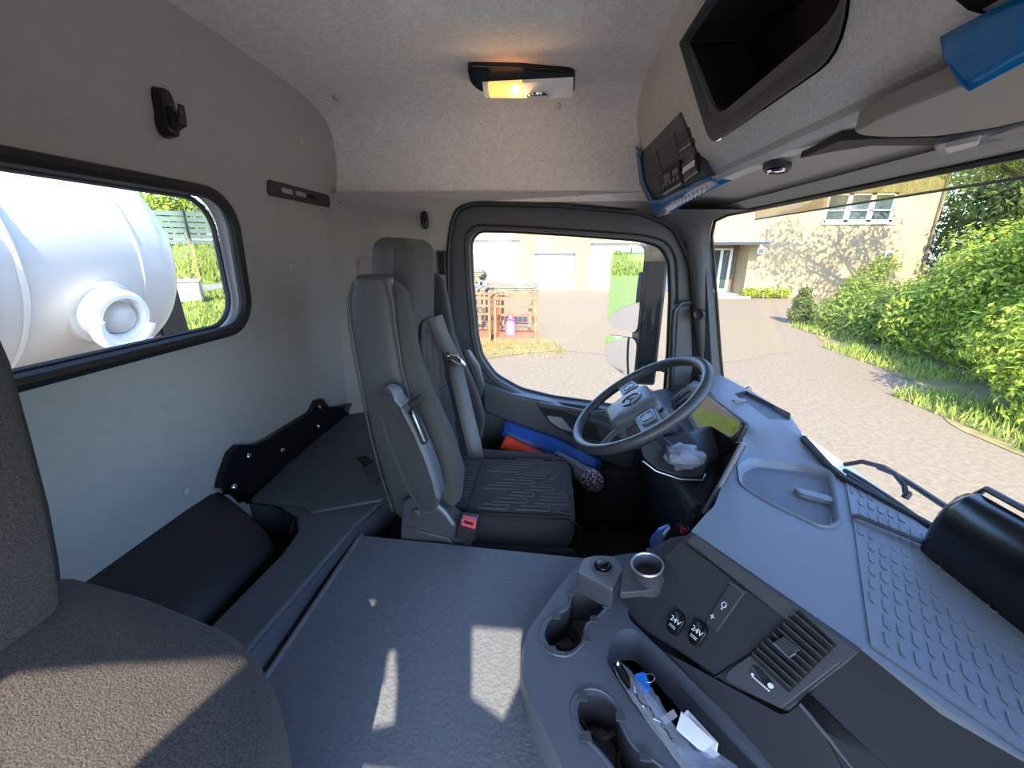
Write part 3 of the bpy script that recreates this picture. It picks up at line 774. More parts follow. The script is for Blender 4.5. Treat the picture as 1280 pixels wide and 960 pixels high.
g = G(); g.loft([[(0.3003, 1.7015, 2.8116), (0.3108, 1.6225, 2.7626)], [(0.2987, 1.6463, 2.7998), (0.3075, 1.5677, 2.7591)]], closed=False); obj('film_tab', g, 'blue_film', film, solid=0.002)
for k in range(9):     # the row of small white printed blocks on the film
    p = lerp((0.3373, 1.2308, 2.5686), (0.3354, 1.0089, 2.5771), k / 8)
    g = G(); g.bar(p + Vector((0, 0.003, -0.005)), p + Vector((0, 0.0, 0.005 + 0.002 * (k % 3))), 0.007, 0.002, up=(1, 0, 0)); obj('print_mark', g, 'white', film)
g = G(); g.loft([[(0.335, 1.2824, 2.584), (0.3335, 1.1152, 2.5909), (0.3369, 0.9652, 2.594)], [(0.336, 1.2763, 2.5793), (0.3351, 1.1114, 2.5834), (0.3384, 0.9581, 2.5869)]], closed=False); obj('print_stripe', g, 'white', film, solid=0.001)

# blue tape at the right
tape = thing('blue_tape', (0.3565, 0.4359, 2.5982), 'glossy blue film strip hanging over the console edge at the upper right', 'film')
t_t = [(0.3431, 0.4712, 2.6317), (0.3432, 0.4363, 2.6313), (0.3436, 0.3985, 2.6295)]
t_m = [(0.3415, 0.4588, 2.6105), (0.3407, 0.4498, 2.6049), (0.3404, 0.3824, 2.6065)]
t_b = [(0.33, 0.4192, 2.5787), (0.3315, 0.4111, 2.5717), (0.3396, 0.373, 2.5814)]
rows = []
for t in (0, 0.5, 0.9): rows.append([lerp(a, b, t) for a, b in zip(t_t, t_m)])
for t in (0, 0.1, 0.5, 1.0): rows.append([lerp(a, b, t) for a, b in zip(t_m, t_b)])
def dens(rows, n):
    out = []
    for r in rows:
        rr = []
        for a, b in zip(r[:-1], r[1:]):
            rr += [lerp(a, b, q / n) for q in range(n)]
        rr.append(Vector(r[-1])); out.append(rr)
    return out
g = G(); g.loft(dens(rows, 4), closed=False); obj('tape_sheet', g, 'blue_film', tape, solid=0.0015, angle=30)

# sun visors and lamp under the console
visor = thing('sun_visor', (0.45, 0.6, 2.6), 'padded dark grey sun visor folded under the overhead console', 'sun visor')
vo = rpoly([(0.364, 0.598, 2.588), (0.355, 0.539, 2.588), (0.356, 0.453, 2.588), (0.354, 0.384, 2.588), (0.507, 0.513, 2.582), (0.495, 0.571, 2.582), (0.463, 0.602, 2.582), (0.408, 0.602, 2.582), (0.38, 0.605, 2.585)], 0.012, 4)
g = G(); g.prism(vo, (0, 0, 0.022)); obj('visor_board', g, 'visor', visor, bevel=0.006, seg=3)
g = G(); g.prism([(0.415, 0.802, 2.598), (0.404, 0.687, 2.598), (0.43, 0.663, 2.594), (0.494, 0.643, 2.59), (0.535, 0.55, 2.59), (0.582, 0.592, 2.588), (0.566, 0.648, 2.588), (0.522, 0.678, 2.588), (0.45, 0.691, 2.592), (0.431, 0.747, 2.596)], (0, 0, 0.010)); obj('visor_gap_shade', g, 'black', visor)  # black slab stands in for the shaded gap under the visor
ml = rpoly([(0.497, 0.648, 2.582), (0.502, 0.633, 2.584), (0.527, 0.605, 2.584), (0.52, 0.548, 2.584), (0.547, 0.555, 2.574), (0.565, 0.642, 2.574), (0.543, 0.678, 2.574), (0.526, 0.677, 2.576)], 0.012, 4)
rl = thing('roller_blind', (0.536, 0.611, 2.575), 'pale rolled windscreen blind housing beside the sun visor at the right edge', 'blind')
g = G(); g.prism(ml, (0, 0, 0.022)); obj('housing', g, 'button', rl, bevel=0.008, seg=3)
g = G(); g.prism(rpoly([(0.484, 0.613, 2.572), (0.494, 0.579, 2.572), (0.509, 0.599, 2.571), (0.513, 0.641, 2.571)], 0.006, 3), (0, 0, 0.006)); obj('pull_tab', g, 'plug', rl)
sl = thing('spot_lamp', (0.436, 0.922, 2.6), 'small oval reading lamp set in the header by the console lip', 'lamp')
oc2 = Vector((0.425, 0.897, 2.596))
g = G(); L = []
for r, h in ((0.036, 0.010), (0.036, 0.003), (0.031, -0.001), (0.026, 0.0)):
    L.append([(oc2.x + r * 0.55 * cos(2 * pi * k / 20), oc2.y + r * sin(2 * pi * k / 20), oc2.z + h - 0.25 * r * 0.55 * cos(2 * pi * k / 20)) for k in range(20)])
g.loft(L); obj('bezel', g, 'dark', sl)
g = G(); L = []
for r, h in ((0.025, 0.0), (0.021, -0.004), (0.008, -0.005)):
    L.append([(oc2.x + r * 0.55 * cos(2 * pi * k / 20), oc2.y + r * sin(2 * pi * k / 20), oc2.z + h) for k in range(20)])
g.loft(L); obj('lens', g, 'chrome', sl)
g = G(); g.box((oc2.x, oc2.y, oc2.z - 0.005), (0.024, 0.005, 0.003)); obj('switch', g, 'dark', sl)

# ================================================================== ENGINE TUNNEL, REAR STORAGE
MZ = 1.72
tun = sroot('engine_tunnel', (-0.15, 0.4, 1.28))
g = G(); g.prism(rpoly([(-0.50, -0.2, 1.28), (-0.50, 0.89, 1.28), (0.30, 0.84, 1.28), (0.30, -0.2, 1.28)], 0.01), (0, 0, 0.418)); obj('tunnel_body', g, 'dark', tun)
g = G(); mo = rpoly([(-0.487, -0.2), (-0.487, 0.90), (0.12, 0.860), (0.26, 0.82), (0.26, -0.2)], 0.015)
g.panel(mo, [], lambda x, y: (x, y, MZ), 0.06); g.skirt([(x, y, MZ) for x, y in mo], (0, 0, -0.024)); obj('rubber_mat', g, 'mat', tun)
g = G(); g.bar((-0.489, -0.2, MZ + 0.001), (-0.483, 0.905, MZ + 0.001), 0.010, 0.012); obj('edge_strip', g, 'matedge', tun, bevel=0.003)

store = thing('storage_ledge', (-0.6, 0.7, 1.6), 'dark grey plastic storage ledge along the rear wall behind the driver seat', 'ledge')
F1, F2 = Vector((-0.531, 0.484, 1.76)), Vector((-0.49, 0.895, 1.76))
Fn = F1 + (F1 - F2) * 1.4
R1, R2 = Vector((-0.636, 0.529, 1.76)), Vector((-0.618, 0.771, 1.76))
Rn = R1 + (R1 - R2) * 1.4
bo = [tuple(p)[:2] for p in (Fn, F1, F2)] + [(-0.45, 1.05), (-0.44, 1.66), (-0.86, 1.66)] + [tuple((-0.891, 0.995, 1.76))[:2], tuple((-0.743, 0.958, 1.76))[:2], tuple((-0.667, 0.915, 1.76))[:2], tuple((-0.628, 0.854, 1.76))[:2]] + [tuple(R2)[:2], tuple(R1)[:2], tuple(Rn)[:2]]
g = G(); g.prism([(x, y, 1.76) for x, y in bo], (0, 0, -0.10)); obj('ledge_beam', g, 'beam', store, bevel=0.006, seg=3)
g = G(); g.prism(rpoly([(-0.834, 0.962, 1.768), (-0.673, 0.956, 1.768), (-0.632, 0.925, 1.768), (-0.46, 1.0, 1.768), (-0.45, 1.64, 1.768), (-0.896, 1.721, 1.768), (-0.883, 1.436, 1.768)], 0.01, 3), (0, 0, -0.008)); obj('shelf_panel', g, 'beam', store, bevel=0.002)
g = G(); g.loft([[Fn + Vector((0.002, 0, -0.01)), F1 + Vector((0.002, 0, -0.01)), F2 + Vector((0.002, 0, -0.01)), (-0.455, 1.0, 1.75)], [(-0.492, Fn.y, 1.70), (-0.49, F1.y, 1.70), (-0.488, F2.y + 0.01, 1.70), (-0.455, 1.02, 1.55)]], closed=False); obj('front_skirt', g, 'anth', store)
# handle recess in the shelf behind the seat
hq = [(-0.64, 1.233, 1.772), (-0.617, 1.253, 1.772), (-0.519, 1.171, 1.772), (-0.513, 1.091, 1.772)]
g = G(); g.prism(hq, (0, 0, -0.01)); obj('latch_plate', g, 'black', store, bevel=0.002)
g = G(); g.prism(rpoly([(-0.575, 1.152, 1.78), (-0.562, 1.213, 1.78), (-0.501, 1.142, 1.78), (-0.51, 1.073, 1.78)], 0.008), (0, 0, -0.012)); obj('latch_flap', g, 'anth', store, bevel=0.003)
# glossy black mounting rail against the wall
up = [(-0.835, 0.88, 1.861), (-0.838, 0.903, 1.89), (-0.838, 0.942, 1.932), (-0.838, 0.974, 1.94), (-0.838, 1.027, 1.914), (-0.838, 1.086, 1.904), (-0.838, 1.332, 1.896), (-0.838, 1.378, 1.923), (-0.838, 1.412, 1.92), (-0.838, 1.452, 1.869), (-0.838, 1.532, 1.845), (-0.838, 1.635, 1.818)]
lo_ = [(-0.898, 0.938, 1.765), (-0.865, 0.948, 1.765), (-0.843, 0.97, 1.765), (-0.85, 1.016, 1.765), (-0.853, 1.08, 1.765), (-0.853, 1.13, 1.765), (-0.858, 1.378, 1.765), (-0.859, 1.422, 1.765), (-0.857, 1.46, 1.765), (-0.858, 1.517, 1.765), (-0.856, 1.569, 1.765), (-0.857, 1.661, 1.765)]
rows = [[Vector(p) + Vector((-0.02, 0, 0)) for p in up], up, [lerp(a, b, 0.35) + Vector((0.006, 0, 0.012)) for a, b in zip(up, lo_)], [lerp(a, b, 0.6) + Vector((-0.004, 0, -0.004)) for a, b in zip(up, lo_)], [lerp(a, b, 0.85) + Vector((0.0, 0, 0.004)) for a, b in zip(up, lo_)], lo_]
rl = thing('mounting_rail', (-0.82, 1.3, 1.77), 'glossy black metal mounting rail along the rear wall behind the driver seat', 'rail')
g = G(); g.loft(rows, closed=False); obj('rail_body', g, 'gloss_black', rl, angle=35)
for p in ((-0.828, 0.985, 1.9), (-0.8, 0.882, 1.866), (-0.815, 1.108, 1.856), (-0.828, 1.365, 1.902), (-0.8, 1.291, 1.858)):
    g = G(); g.lathe([(0.007, -0.003), (0.007, 0.003), (0.004, 0.005), (0.002, 0.005)], p, (1, -0.2, 0.5), 8); obj('bolt', g, 'chrome', rl)
g = G(); g.tube([(-0.91, 0.984, 1.752), (-0.78, 0.975, 1.752), (-0.71, 0.947, 1.748), (-0.672, 0.9, 1.745), (-0.659, 0.864, 1.74)], 0.007, 8); obj('rail_foot', g, 'gloss_black', rl)
# support bracket and pit under the shelf
g = G(); g.bar((-0.757, 0.96, 1.66), (-0.803, 0.96, 1.55), 0.02, 0.01); g.bar((-0.723, 0.995, 1.7), (-0.781, 1.037, 1.5), 0.03, 0.01); obj('ledge_bracket', g, 'black', store)

bench = thing('rear_bench', (-0.74, 0.4, 1.3), 'low black vinyl padded bench below the rear window', 'bench')
bprof = [(-0.866, 1.60), (-0.866, 1.852), (-0.80, 1.838), (-0.74, 1.818), (-0.70, 1.796), (-0.675, 1.768), (-0.662, 1.73), (-0.66, 1.60)]
g = G(); bl_ = []
for t, k, dz in ((-0.15, 1.0, 0), (0.3, 1.0, 0), (0.70, 1.0, 0), (0.78, 1.0, -0.004), (0.81, 0.985, -0.014), (0.825, 0.96, -0.035)):
    bl_.append([(-0.866 + (x + 0.866) * k, t + (0.09 if t > 0.6 else 0.0) * (1 - (x + 0.866) / 0.206), max(1.60, z + dz)) for x, z in bprof])
g.loft(bl_)
obj('bench_pad', g, 'bench', bench)
g = G(); g.box((-0.75, 0.40, 1.46), (0.2, 1.1, 0.36)); obj('bench_base', g, 'black', bench)
g = G(); g.bar((-0.655, -0.1, 1.64), (-0.645, 0.95, 1.64), 0.012, 0.02); obj('base_edge', g, 'dark', bench)

# ================================================================== DRIVER SEAT
seat = thing('driver_seat', (-0.12, 1.18, 1.28), 'dark fabric driver seat behind the steering wheel with buckle and folded armrest', 'seat')
# suspension base
g = G(); g.box((-0.13, 1.18, 1.36), (0.42, 0.34, 0.16)); obj('seat_base', g, 'black', seat, bevel=0.02)
g = G()
for k in range(5): g.box((-0.13, 1.18, 1.455 + k * 0.026), (0.40 - 0.02 * (k % 2), 0.33 - 0.02 * (k % 2), 0.024))
obj('bellows', g, 'rubber', seat, bevel=0.006)
# cushion
g = G(); g.tower([(1.60, -0.36, 0.085, 0.975, 1.405), (1.665, -0.37, 0.105, 0.965, 1.415), (1.695, -0.37, 0.105, 0.97, 1.41)], e=6, n=40, roundness=0.03)
obj('cushion', g, 'fabric', seat)
g = G(); g.tower([(1.70, -0.30, 0.092, 1.022, 1.345), (1.722, -0.30, 0.088, 1.026, 1.341)], e=9, n=40, roundness=0.012)
ins = obj('cushion_insert', g, 'insert', seat)
def meander(pts_uv, fn, r=0.0018):
    gg = G()
    for L in pts_uv: gg.tube([fn(u, v) for u, v in L], r, 5)
    return gg
lines = []
random.seed(3)
for row, v in enumerate((0.06, 0.17, 0.28, 0.39, 0.50, 0.61, 0.72, 0.83, 0.94)):
    u = 0.30 + 0.10 * (row % 3)
    while u < 0.93:
        w = random.uniform(0.20, 0.30); u1 = min(0.99, u + w)
        lines.append([(u, v - 0.03), (u1 - 0.012, v - 0.03), (u1, v - 0.018), (u1, v + 0.022), (u1 - 0.012, v + 0.034), (u + 0.03, v + 0.034)])
        u = u1 + 0.05
    lines.append([(0.02, v), (0.21, v)]); lines.append([(0.02, v + 0.05), (0.2, v + 0.05)])
cush = lambda u, v: (-0.305 + 0.40 * u, 1.02 + 0.325 * v, 1.7345 - 0.012 * sm(0.95, 1.0, u))
obj('stitched_pattern', meander(lines, cush), 'stitch', ins, kind=None)
g = G(); g.tube([(-0.215, 1.02, 1.732), (-0.215, 1.345, 1.732)], 0.003, 6); obj('insert_seam', g, 'black', ins)
g = G()
for y in (1.012, 1.352): g.tube([(-0.32, y, 1.728), (0.085, y, 1.728), (0.112, y, 1.70), (0.118, y, 1.62)], 0.0035, 6)
obj('piping', g, 'black', seat)
g = G(); g.tower([(-0.30, 1.352, 1.412, 1.66, 1.742), (0.02, 1.352, 1.412, 1.66, 1.735), (0.07, 1.355, 1.41, 1.66, 1.715)], e=3.2, axis='x', roundness=0.03); obj('cushion_bolster', g, 'fabric', seat)
# backrest: hard shell, near and far wings, centre column with headrest
def wing(y0, y1, side):
    g = G(); g.tower([(1.755, -0.40, -0.265, y0, y1), (1.80, -0.412, -0.222, y0, y1), (1.88, -0.424, -0.212, y0, y1), (1.98, -0.436, -0.236, y0, y1),
             (2.08, -0.446, -0.277, y0 + 0.002, y1), (2.18, -0.455, -0.312, y0 + 0.004, y1), (2.28, -0.460, -0.325, y0 + 0.006, y1), (2.345, -0.452, -0.335, y0 + 0.012, y1)], e=4.5, n=36, roundness=0.04)
    return g
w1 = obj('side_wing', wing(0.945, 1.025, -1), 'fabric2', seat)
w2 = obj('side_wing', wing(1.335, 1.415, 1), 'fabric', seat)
# grey leather cheek on the outside of the near wing
g = G()
ck = [(1.77, -0.405, -0.305), (1.88, -0.428, -0.300), (1.98, -0.442, -0.310), (2.08, -0.452, -0.328), (2.18, -0.461, -0.345), (2.28, -0.466, -0.352), (2.345, -0.462, -0.354), (2.385, -0.445, -0.362)]
g.tower([(z, a, b, 0.937, 1.00) for z, a, b in ck], e=4, n=32, roundness=0.015); obj('leather_cheek', g, 'leather', w1, label='grey leather side panel')
g = G(); g.tube([(b + 0.001, 0.937, z) for z, a, b in ck], 0.0035, 6); obj('cheek_piping', g, 'leather', w1)
g = G(); g.tube([(a - 0.001, 0.944, z) for z, a, b in ck], 0.003, 6); obj('back_piping', g, 'leather', w1)
g = G(); g.tower([(1.76, -0.43, -0.36, 0.98, 1.38), (2.0, -0.455, -0.37, 0.975, 1.385), (2.30, -0.475, -0.38, 0.985, 1.375)], e=6, roundness=0.03); obj('back_shell', g, 'seatbase', seat)
col = [(1.76, -0.41, -0.292, 1.02, 1.34), (1.86, -0.42, -0.300, 1.02, 1.34), (2.0, -0.435, -0.325, 1.025, 1.335), (2.15, -0.45, -0.345, 1.04, 1.32), (2.27, -0.455, -0.350, 1.05, 1.31), (2.36, -0.455, -0.342, 1.052, 1.308), (2.45, -0.447, -0.338, 1.058, 1.302)]
g = G(); g.tower(col, e=6, n=40, roundness=0.035); bc = obj('backrest_column', g, 'fabric2', seat)
g = G(); g.tower([(z, a - 0.004, a + 0.075 , y0 - 0.003, y1 + 0.003) for z, a, b, y0, y1 in [col[3], col[4], col[5], (2.452, -0.445, -0.338, 1.058, 1.302)]], e=5, n=36, roundness=0.035); obj('headrest_back', g, 'leather', bc, label='grey leather rear of the headrest')
# patterned insert of the backrest
def bx(z):
    for q, r in zip(col[:-1], col[1:]):
        if q[0] <= z <= r[0]:
            t = (z - q[0]) / (r[0] - q[0]); return q[2] + (r[2] - q[2]) * t
    return col[-1][2]
io = rpoly([(1.075, 1.80), (1.285, 1.80), (1.285, 2.16), (1.25, 2.262), (1.11, 2.262), (1.075, 2.16)], 0.03, 3)
g = G(); g.panel(io, [], lambda y, z: (bx(z) + 0.007, y, z), 0.03); g.skirt([(bx(z) + 0.007, y, z) for y, z in io], (-0.012, 0, 0)); bi = obj('back_insert', g, 'insert', seat, angle=60)
g = G(); g.tube([(bx(z) + 0.006, y, z) for y, z in io], 0.0035, 6, True); obj('insert_piping', g, 'black', bi)
lines = []
for c in range(8):
    yv = 1.094 + c * 0.025
    z = 1.83 + 0.05 * (c % 3)
    while z < 2.22:
        z1 = min(2.245 - 0.03 * (c in (0, 7)), z + random.uniform(0.10, 0.15))
        lines.append([(yv - 0.007, z), (yv - 0.007, z1 - 0.006), (yv - 0.003, z1), (yv + 0.005, z1), (yv + 0.009, z1 - 0.006), (yv + 0.009, z + 0.02)])
        z = z1 + 0.03
obj('stitched_pattern', meander(lines, lambda y, z: (bx(z) + 0.009, y, z)), 'stitch', bi)
g = G(); g.tube([(bx(2.03) + 0.009, 1.078, 2.03), (bx(2.045) + 0.009, 1.18, 2.045), (bx(2.03) + 0.009, 1.282, 2.03)], 0.003, 6); obj('insert_seam', g, 'black', bi)
# armrest, folded up beside the backrest
arm = [(1.845, -0.310, -0.258), (1.875, -0.328, -0.250), (1.93, -0.348, -0.258), (1.99, -0.364, -0.274), (2.05, -0.378, -0.296), (2.10, -0.386, -0.318), (2.125, -0.385, -0.338)]
g = G(); g.tower([(z, a, b, 0.858, 0.928) for z, a, b in arm], e=4, n=32, roundness=0.026); ar = obj('armrest', g, 'fabric', seat)
g = G(); g.tower([(z, a + 0.012, b - 0.03, 0.853, 0.87) for z, a, b in arm[:-1]], e=3, n=28, roundness=0.01); obj('armrest_pad', g, 'fabric', ar)
g = G(); g.tower([(z, b - 0.03, b + 0.004, 0.862, 0.920) for z, a, b in arm[1:-1]], e=4, n=24, roundness=0.01); obj('armrest_spine', g, 'hub', ar, label='smooth grey plastic spine')
g = G(); g.tower([(z, a + 0.004, b + 0.003, 0.862, 0.926) for z, a, b in arm[-2:]], e=4, n=28, roundness=0.028); obj('armrest_cap', g, 'button', ar)
hA, hB = Vector((-0.302, 0.862, 2.109)), Vector((-0.274, 0.862, 2.023))
g = G(); g.bar(hA, hB, 0.012, 0.022, up=(0, 1, 0)); hb = obj('release_recess', g, 'black', ar, bevel=0.003)
g = G(); g.bar(lerp(hA, hB, 0.1) + Vector((0.003, -0.008, 0)), lerp(hA, hB, 0.92) + Vector((0.003, -0.008, 0)), 0.005, 0.010, up=(0, 1, 0)); obj('release_handle', g, 'silver', ar, bevel=0.002, label='metal release handle')
g = G()
for t in (0.08, 0.92): g.lathe([(0.005, -0.002), (0.005, 0.003)], lerp(hA, hB, t) + Vector((0, -0.012, 0)), (0, -1, 0), 10)
obj('screw', g, 'chrome', ar)
g = G(); g.loft([[(-0.313, 0.862, 2.119), (-0.284, 0.862, 2.135), (-0.279, 0.862, 2.114), (-0.303, 0.862, 2.105)], [Vector((-0.313, 0.862, 2.119)) + Vector((0, 0.03, 0)), Vector((-0.284, 0.862, 2.135)) + Vector((0, 0.03, 0)), Vector((-0.279, 0.862, 2.114)) + Vector((0, 0.03, 0)), Vector((-0.303, 0.862, 2.105)) + Vector((0, 0.03, 0))]]); obj('cap_clip', g, 'black', ar, bevel=0.003)
# side cover of the seat base with two tone plastic
sc_ = [(-0.377, 0.905, 1.716), (-0.363, 0.905, 1.826), (-0.324, 0.905, 1.843), (-0.272, 0.905, 1.822), (-0.221, 0.905, 1.768), (-0.186, 0.905, 1.682), (-0.336, 0.905, 1.672)]
g = G(); g.prism(sc_, (0, 0.06, 0)); scv = obj('side_cover', g, 'seatbase', seat, bevel=0.006)
g = G(); g.prism([(-0.379, 0.9, 1.673), (-0.37, 0.9, 1.756), (-0.244, 0.9, 1.728), (-0.199, 0.9, 1.659)], (0, 0.03, 0)); obj('lower_cover', g, 'leather', scv, bevel=0.004)
g = G(); g.tube([(-0.27, 0.901, 1.829), (-0.249, 0.901, 1.807), (-0.227, 0.901, 1.771)], 0.006, 6); obj('cover_edge', g, 'button', scv)
g = G(); g.lathe([(0.014, 0), (0.014, 0.006), (0.010, 0.008)], (-0.324, 0.904, 1.798), (0, -1, 0), 16); obj('pivot_cap', g, 'seatbase', scv)
# belt buckle
bk = [(-0.226, 0.89, 1.732), (-0.211, 0.89, 1.797), (-0.159, 0.89, 1.788), (-0.169, 0.89, 1.726)]
g = G(); g.prism(bk, (0, 0.035, 0)); bu = obj('belt_buckle', g, 'rubber', seat, bevel=0.006)
g = G(); g.prism([(-0.204, 0.886, 1.779), (-0.202, 0.886, 1.798), (-0.165, 0.886, 1.791), (-0.167, 0.886, 1.769)], (0, 0.02, 0)); obj('release_button', g, 'red', bu, bevel=0.002, label='red press button')
g = G(); g.bar((-0.195, 0.884, 1.793), (-0.171, 0.884, 1.787), 0.006, 0.006); obj('tongue_slot', g, 'black', bu)
# fabric side valance of the cushion
g = G(); g.tower([(1.585, -0.30, 0.088, 0.955, 0.975), (1.65, -0.31, 0.10, 0.955, 0.975)], e=6, roundness=0.01); obj('side_valance', g, 'fabric', seat)
g = G(); g.tube([(0.105, 0.955, 1.64), (0.125, 0.955, 1.55), (0.115, 0.96, 1.40)], 0.004, 6); obj('adjust_rod', g, 'anth', seat)

# belt of the driver seat
belt = thing('seat_belt', (-0.2, 1.45, 1.5), 'grey seat belt webbing hanging beside the far shoulder of the driver seat', 'belt')
def ribbon(pts, w, wd, m, name, par, th=0.003):
    g = G(); wd = Vector(wd).normalized()
    g.loft([[Vector(p) - wd * w / 2 for p in pts], [Vector(p) + wd * w / 2 for p in pts]], closed=False)
    return obj(name, g, m, par, solid=th)
b0 = [(-0.3106, 1.144, 2.2758), (-0.3033, 1.1765, 2.2194), (-0.2954, 1.2153, 2.1725), (-0.2815, 1.2347, 2.1326)]
ribbon(b0, 0.042, (1, 0.3, 0.35), 'belt', 'webbing', belt)
b1 = [(-0.2815, 1.2347, 2.1326), (-0.2654, 1.1975, 2.0866), (-0.2409, 1.15, 2.026), (-0.2186, 1.1107, 1.9654), (-0.2042, 1.1006, 1.9057), (-0.2042, 1.147, 1.8305)]
ribbon(b1, 0.045, (1, 0.2, 0.1), 'belt', 'webbing', belt)
g = G(); p = Vector((-0.2834, 1.2331, 2.1381)) + Vector((0.006, -0.012, 0)); g.tube([p + Vector((-0.026, 0, 0.014)), p + Vector((0.012, -0.004, 0.006)), p + Vector((0.032, 0, -0.022))], 0.007, 8); g.tube([p + Vector((-0.026, 0, 0.014)), p + Vector((-0.012, 0, -0.006)), p + Vector((0.012, 0, -0.020)), p + Vector((0.032, 0, -0.022))], 0.004, 6); obj('latch_tongue', g, 'chrome', belt, label='chrome belt tongue')
g = G(); g.bar((-0.26, 1.33, 1.737), (-0.235, 1.33, 1.706), 0.03, 0.012); obj('anchor', g, 'silver', belt, bevel=0.003)
g = G(); ap = [(-0.31, 1.47, 2.097), (-0.283, 1.47, 2.098), (-0.246, 1.47, 2.037), (-0.229, 1.47, 1.959), (-0.243, 1.47, 1.91), (-0.271, 1.47, 2.005)]
g.prism(ap, (0, 0.05, 0)); obj('armrest_outer', g, 'anth', seat, bevel=0.008)

# ================================================================== PASSENGER SEAT (foreground left)
ps = thing('passenger_seat', (-0.4, 0.05, 1.28), 'brownish grey fabric passenger seat in the near foreground, lit by the sun', 'seat')
e0 = [(-0.497, 0.335, 2.402), (-0.495, 0.335, 2.388), (-0.493, 0.335, 2.352), (-0.501, 0.335, 2.28), (-0.512, 0.335, 2.197), (-0.527, 0.335, 2.124), (-0.534, 0.335, 2.099)]
g = G()
secs = []
for p in reversed(e0): secs.append((p[2], p[0] - 0.13, p[0] + 0.0, -0.26, 0.335))
secs.append((e0[0][2] + 0.10, e0[0][0] - 0.12, e0[0][0] - 0.01, -0.24, 0.31))
secs.append((e0[0][2] + 0.22, e0[0][0] - 0.12, e0[0][0] - 0.03, -0.18, 0.22))
secs = [(secs[0][0] - 0.02, secs[0][1], secs[0][2], -0.26, 0.33)] + secs
g.tower(secs, e=16, n=64, roundness=0.03); obj('backrest', g, 'pseat', ps)
g = G(); g.tube([(p[0] - 0.006, 0.331, p[2]) for p in e0], 0.003, 6); obj('back_piping', g, 'rubber', ps)
# cushion: rounded pad, high at the back, falling to the front
g = G(); L = []
n = 56
def cloop(k, z_off):
    R = []
    for i in range(n):
        t = 2 * pi * i / n; ca, sa = cos(t), sin(t)
        a = math.copysign(abs(ca) ** (2 / 3.2), ca); b = math.copysign(abs(sa) ** (2 / 3.2), sa)
        x = -0.51 + 0.27 * a * k; y = 0.0 + 0.388 * b * k
        z = 2.028 - 0.055 * sm(-0.50, -0.24, x) + 0.042 * sm(-0.46, -0.56, x) + z_off
        R.append((x, y, z))
    return R
for k, dz in ((0.97, -0.15), (1.0, -0.11), (1.0, -0.06), (0.985, -0.025), (0.95, -0.006), (0.85, 0.004), (0.6, 0.010), (0.3, 0.012), (0.02, 0.012)): L.append(cloop(k, dz))
g.loft(L); obj('cushion', g, 'pseat', ps, angle=80)
g = G(); g.box((-0.36, 0.02, 1.80), (0.22, 0.40, 0.155)); obj('seat_base', g, 'black', ps, bevel=0.02)

# ================================================================== STEERING WHEEL
WC = Vector((0.278, 1.172, 2.025)); TA = radians(35)
WU = Vector((0, -1, 0)); WW = Vector((cos(TA), 0, sin(TA))); WN = Vector((-sin(TA), 0, cos(TA)))
def wp(u, w, n=0.0): return WC + WU * u + WW * w + WN * n
wheel = thing('steering_wheel', (0.34, 1.172, 1.9), 'black leather steering wheel with grey hub and round star emblem', 'steering wheel')
g = G(); g.tube([wp(0.209 * cos(t), 0.209 * sin(t), 0) for t in [2 * pi * k / 72 for k in range(72)]], 0.0155, 14, True); obj('rim', g, 'wheel', wheel)
pad = rpoly([(-0.078, 0.052), (0.078, 0.052), (0.082, -0.020), (0.062, -0.102), (-0.062, -0.102), (-0.082, -0.020)], 0.020, 4)
def wlayer(poly, k, n): return [wp(u * k, w * k, n) for u, w in poly]
g = G(); g.loft([wlayer(pad, 0.98, -0.045), wlayer(pad, 1.0, -0.01), wlayer(pad, 0.97, 0.006), wlayer(pad, 0.85, 0.014), wlayer(pad, 0.5, 0.018), wlayer(pad, 0.05, 0.019)]); obj('hub_pad', g, 'hub', wheel, angle=60)
rear = rpoly([(-0.10, 0.06), (0.10, 0.06), (0.09, -0.05), (0.05, -0.10), (-0.05, -0.10), (-0.09, -0.05)], 0.025, 4)
g = G(); g.loft([wlayer(rear, 0.8, -0.11), wlayer(rear, 1.0, -0.07), wlayer(rear, 0.95, -0.02)]); obj('hub_rear', g, 'anth', wheel)
for s in (-1, 1):
    g = G(); sp = rpoly([(s * 0.075, 0.035), (s * 0.20, 0.022), (s * 0.20, -0.030), (s * 0.070, -0.030)], 0.008, 3)
    g.loft([wlayer(sp, 1, -0.022), wlayer(sp, 1, -0.004), wlayer(sp, 0.985, 0.002)]); so = obj('spoke', g, 'hub', wheel)
    g = G(); bp = rpoly([(s * 0.098, 0.026), (s * 0.160, 0.020), (s * 0.156, -0.018), (s * 0.100, -0.022)], 0.006, 3)
    g.loft([wlayer(bp, 1, -0.004), wlayer(bp, 1, 0.006), wlayer(bp, 0.99, 0.008)]); pod = obj('button_pod', g, 'button', so)
    g = G(); fr = rpoly([(s * 0.108, 0.020), (s * 0.150, 0.016), (s * 0.147, -0.013), (s * 0.112, -0.016)], 0.006, 3)
    g.tube([wp(u, w, 0.0085) for u, w in fr], 0.0015, 5, True); obj('pod_outline', g, 'dark', so)
    for k in range(3):
        g = G(); g.bar(wp(s * (0.116 + 0.012 * k), 0.004, 0.0088), wp(s * (0.123 + 0.012 * k), -0.001, 0.0088), 0.004, 0.0012, up=tuple(WN)); obj('symbol', g, 'white', so)
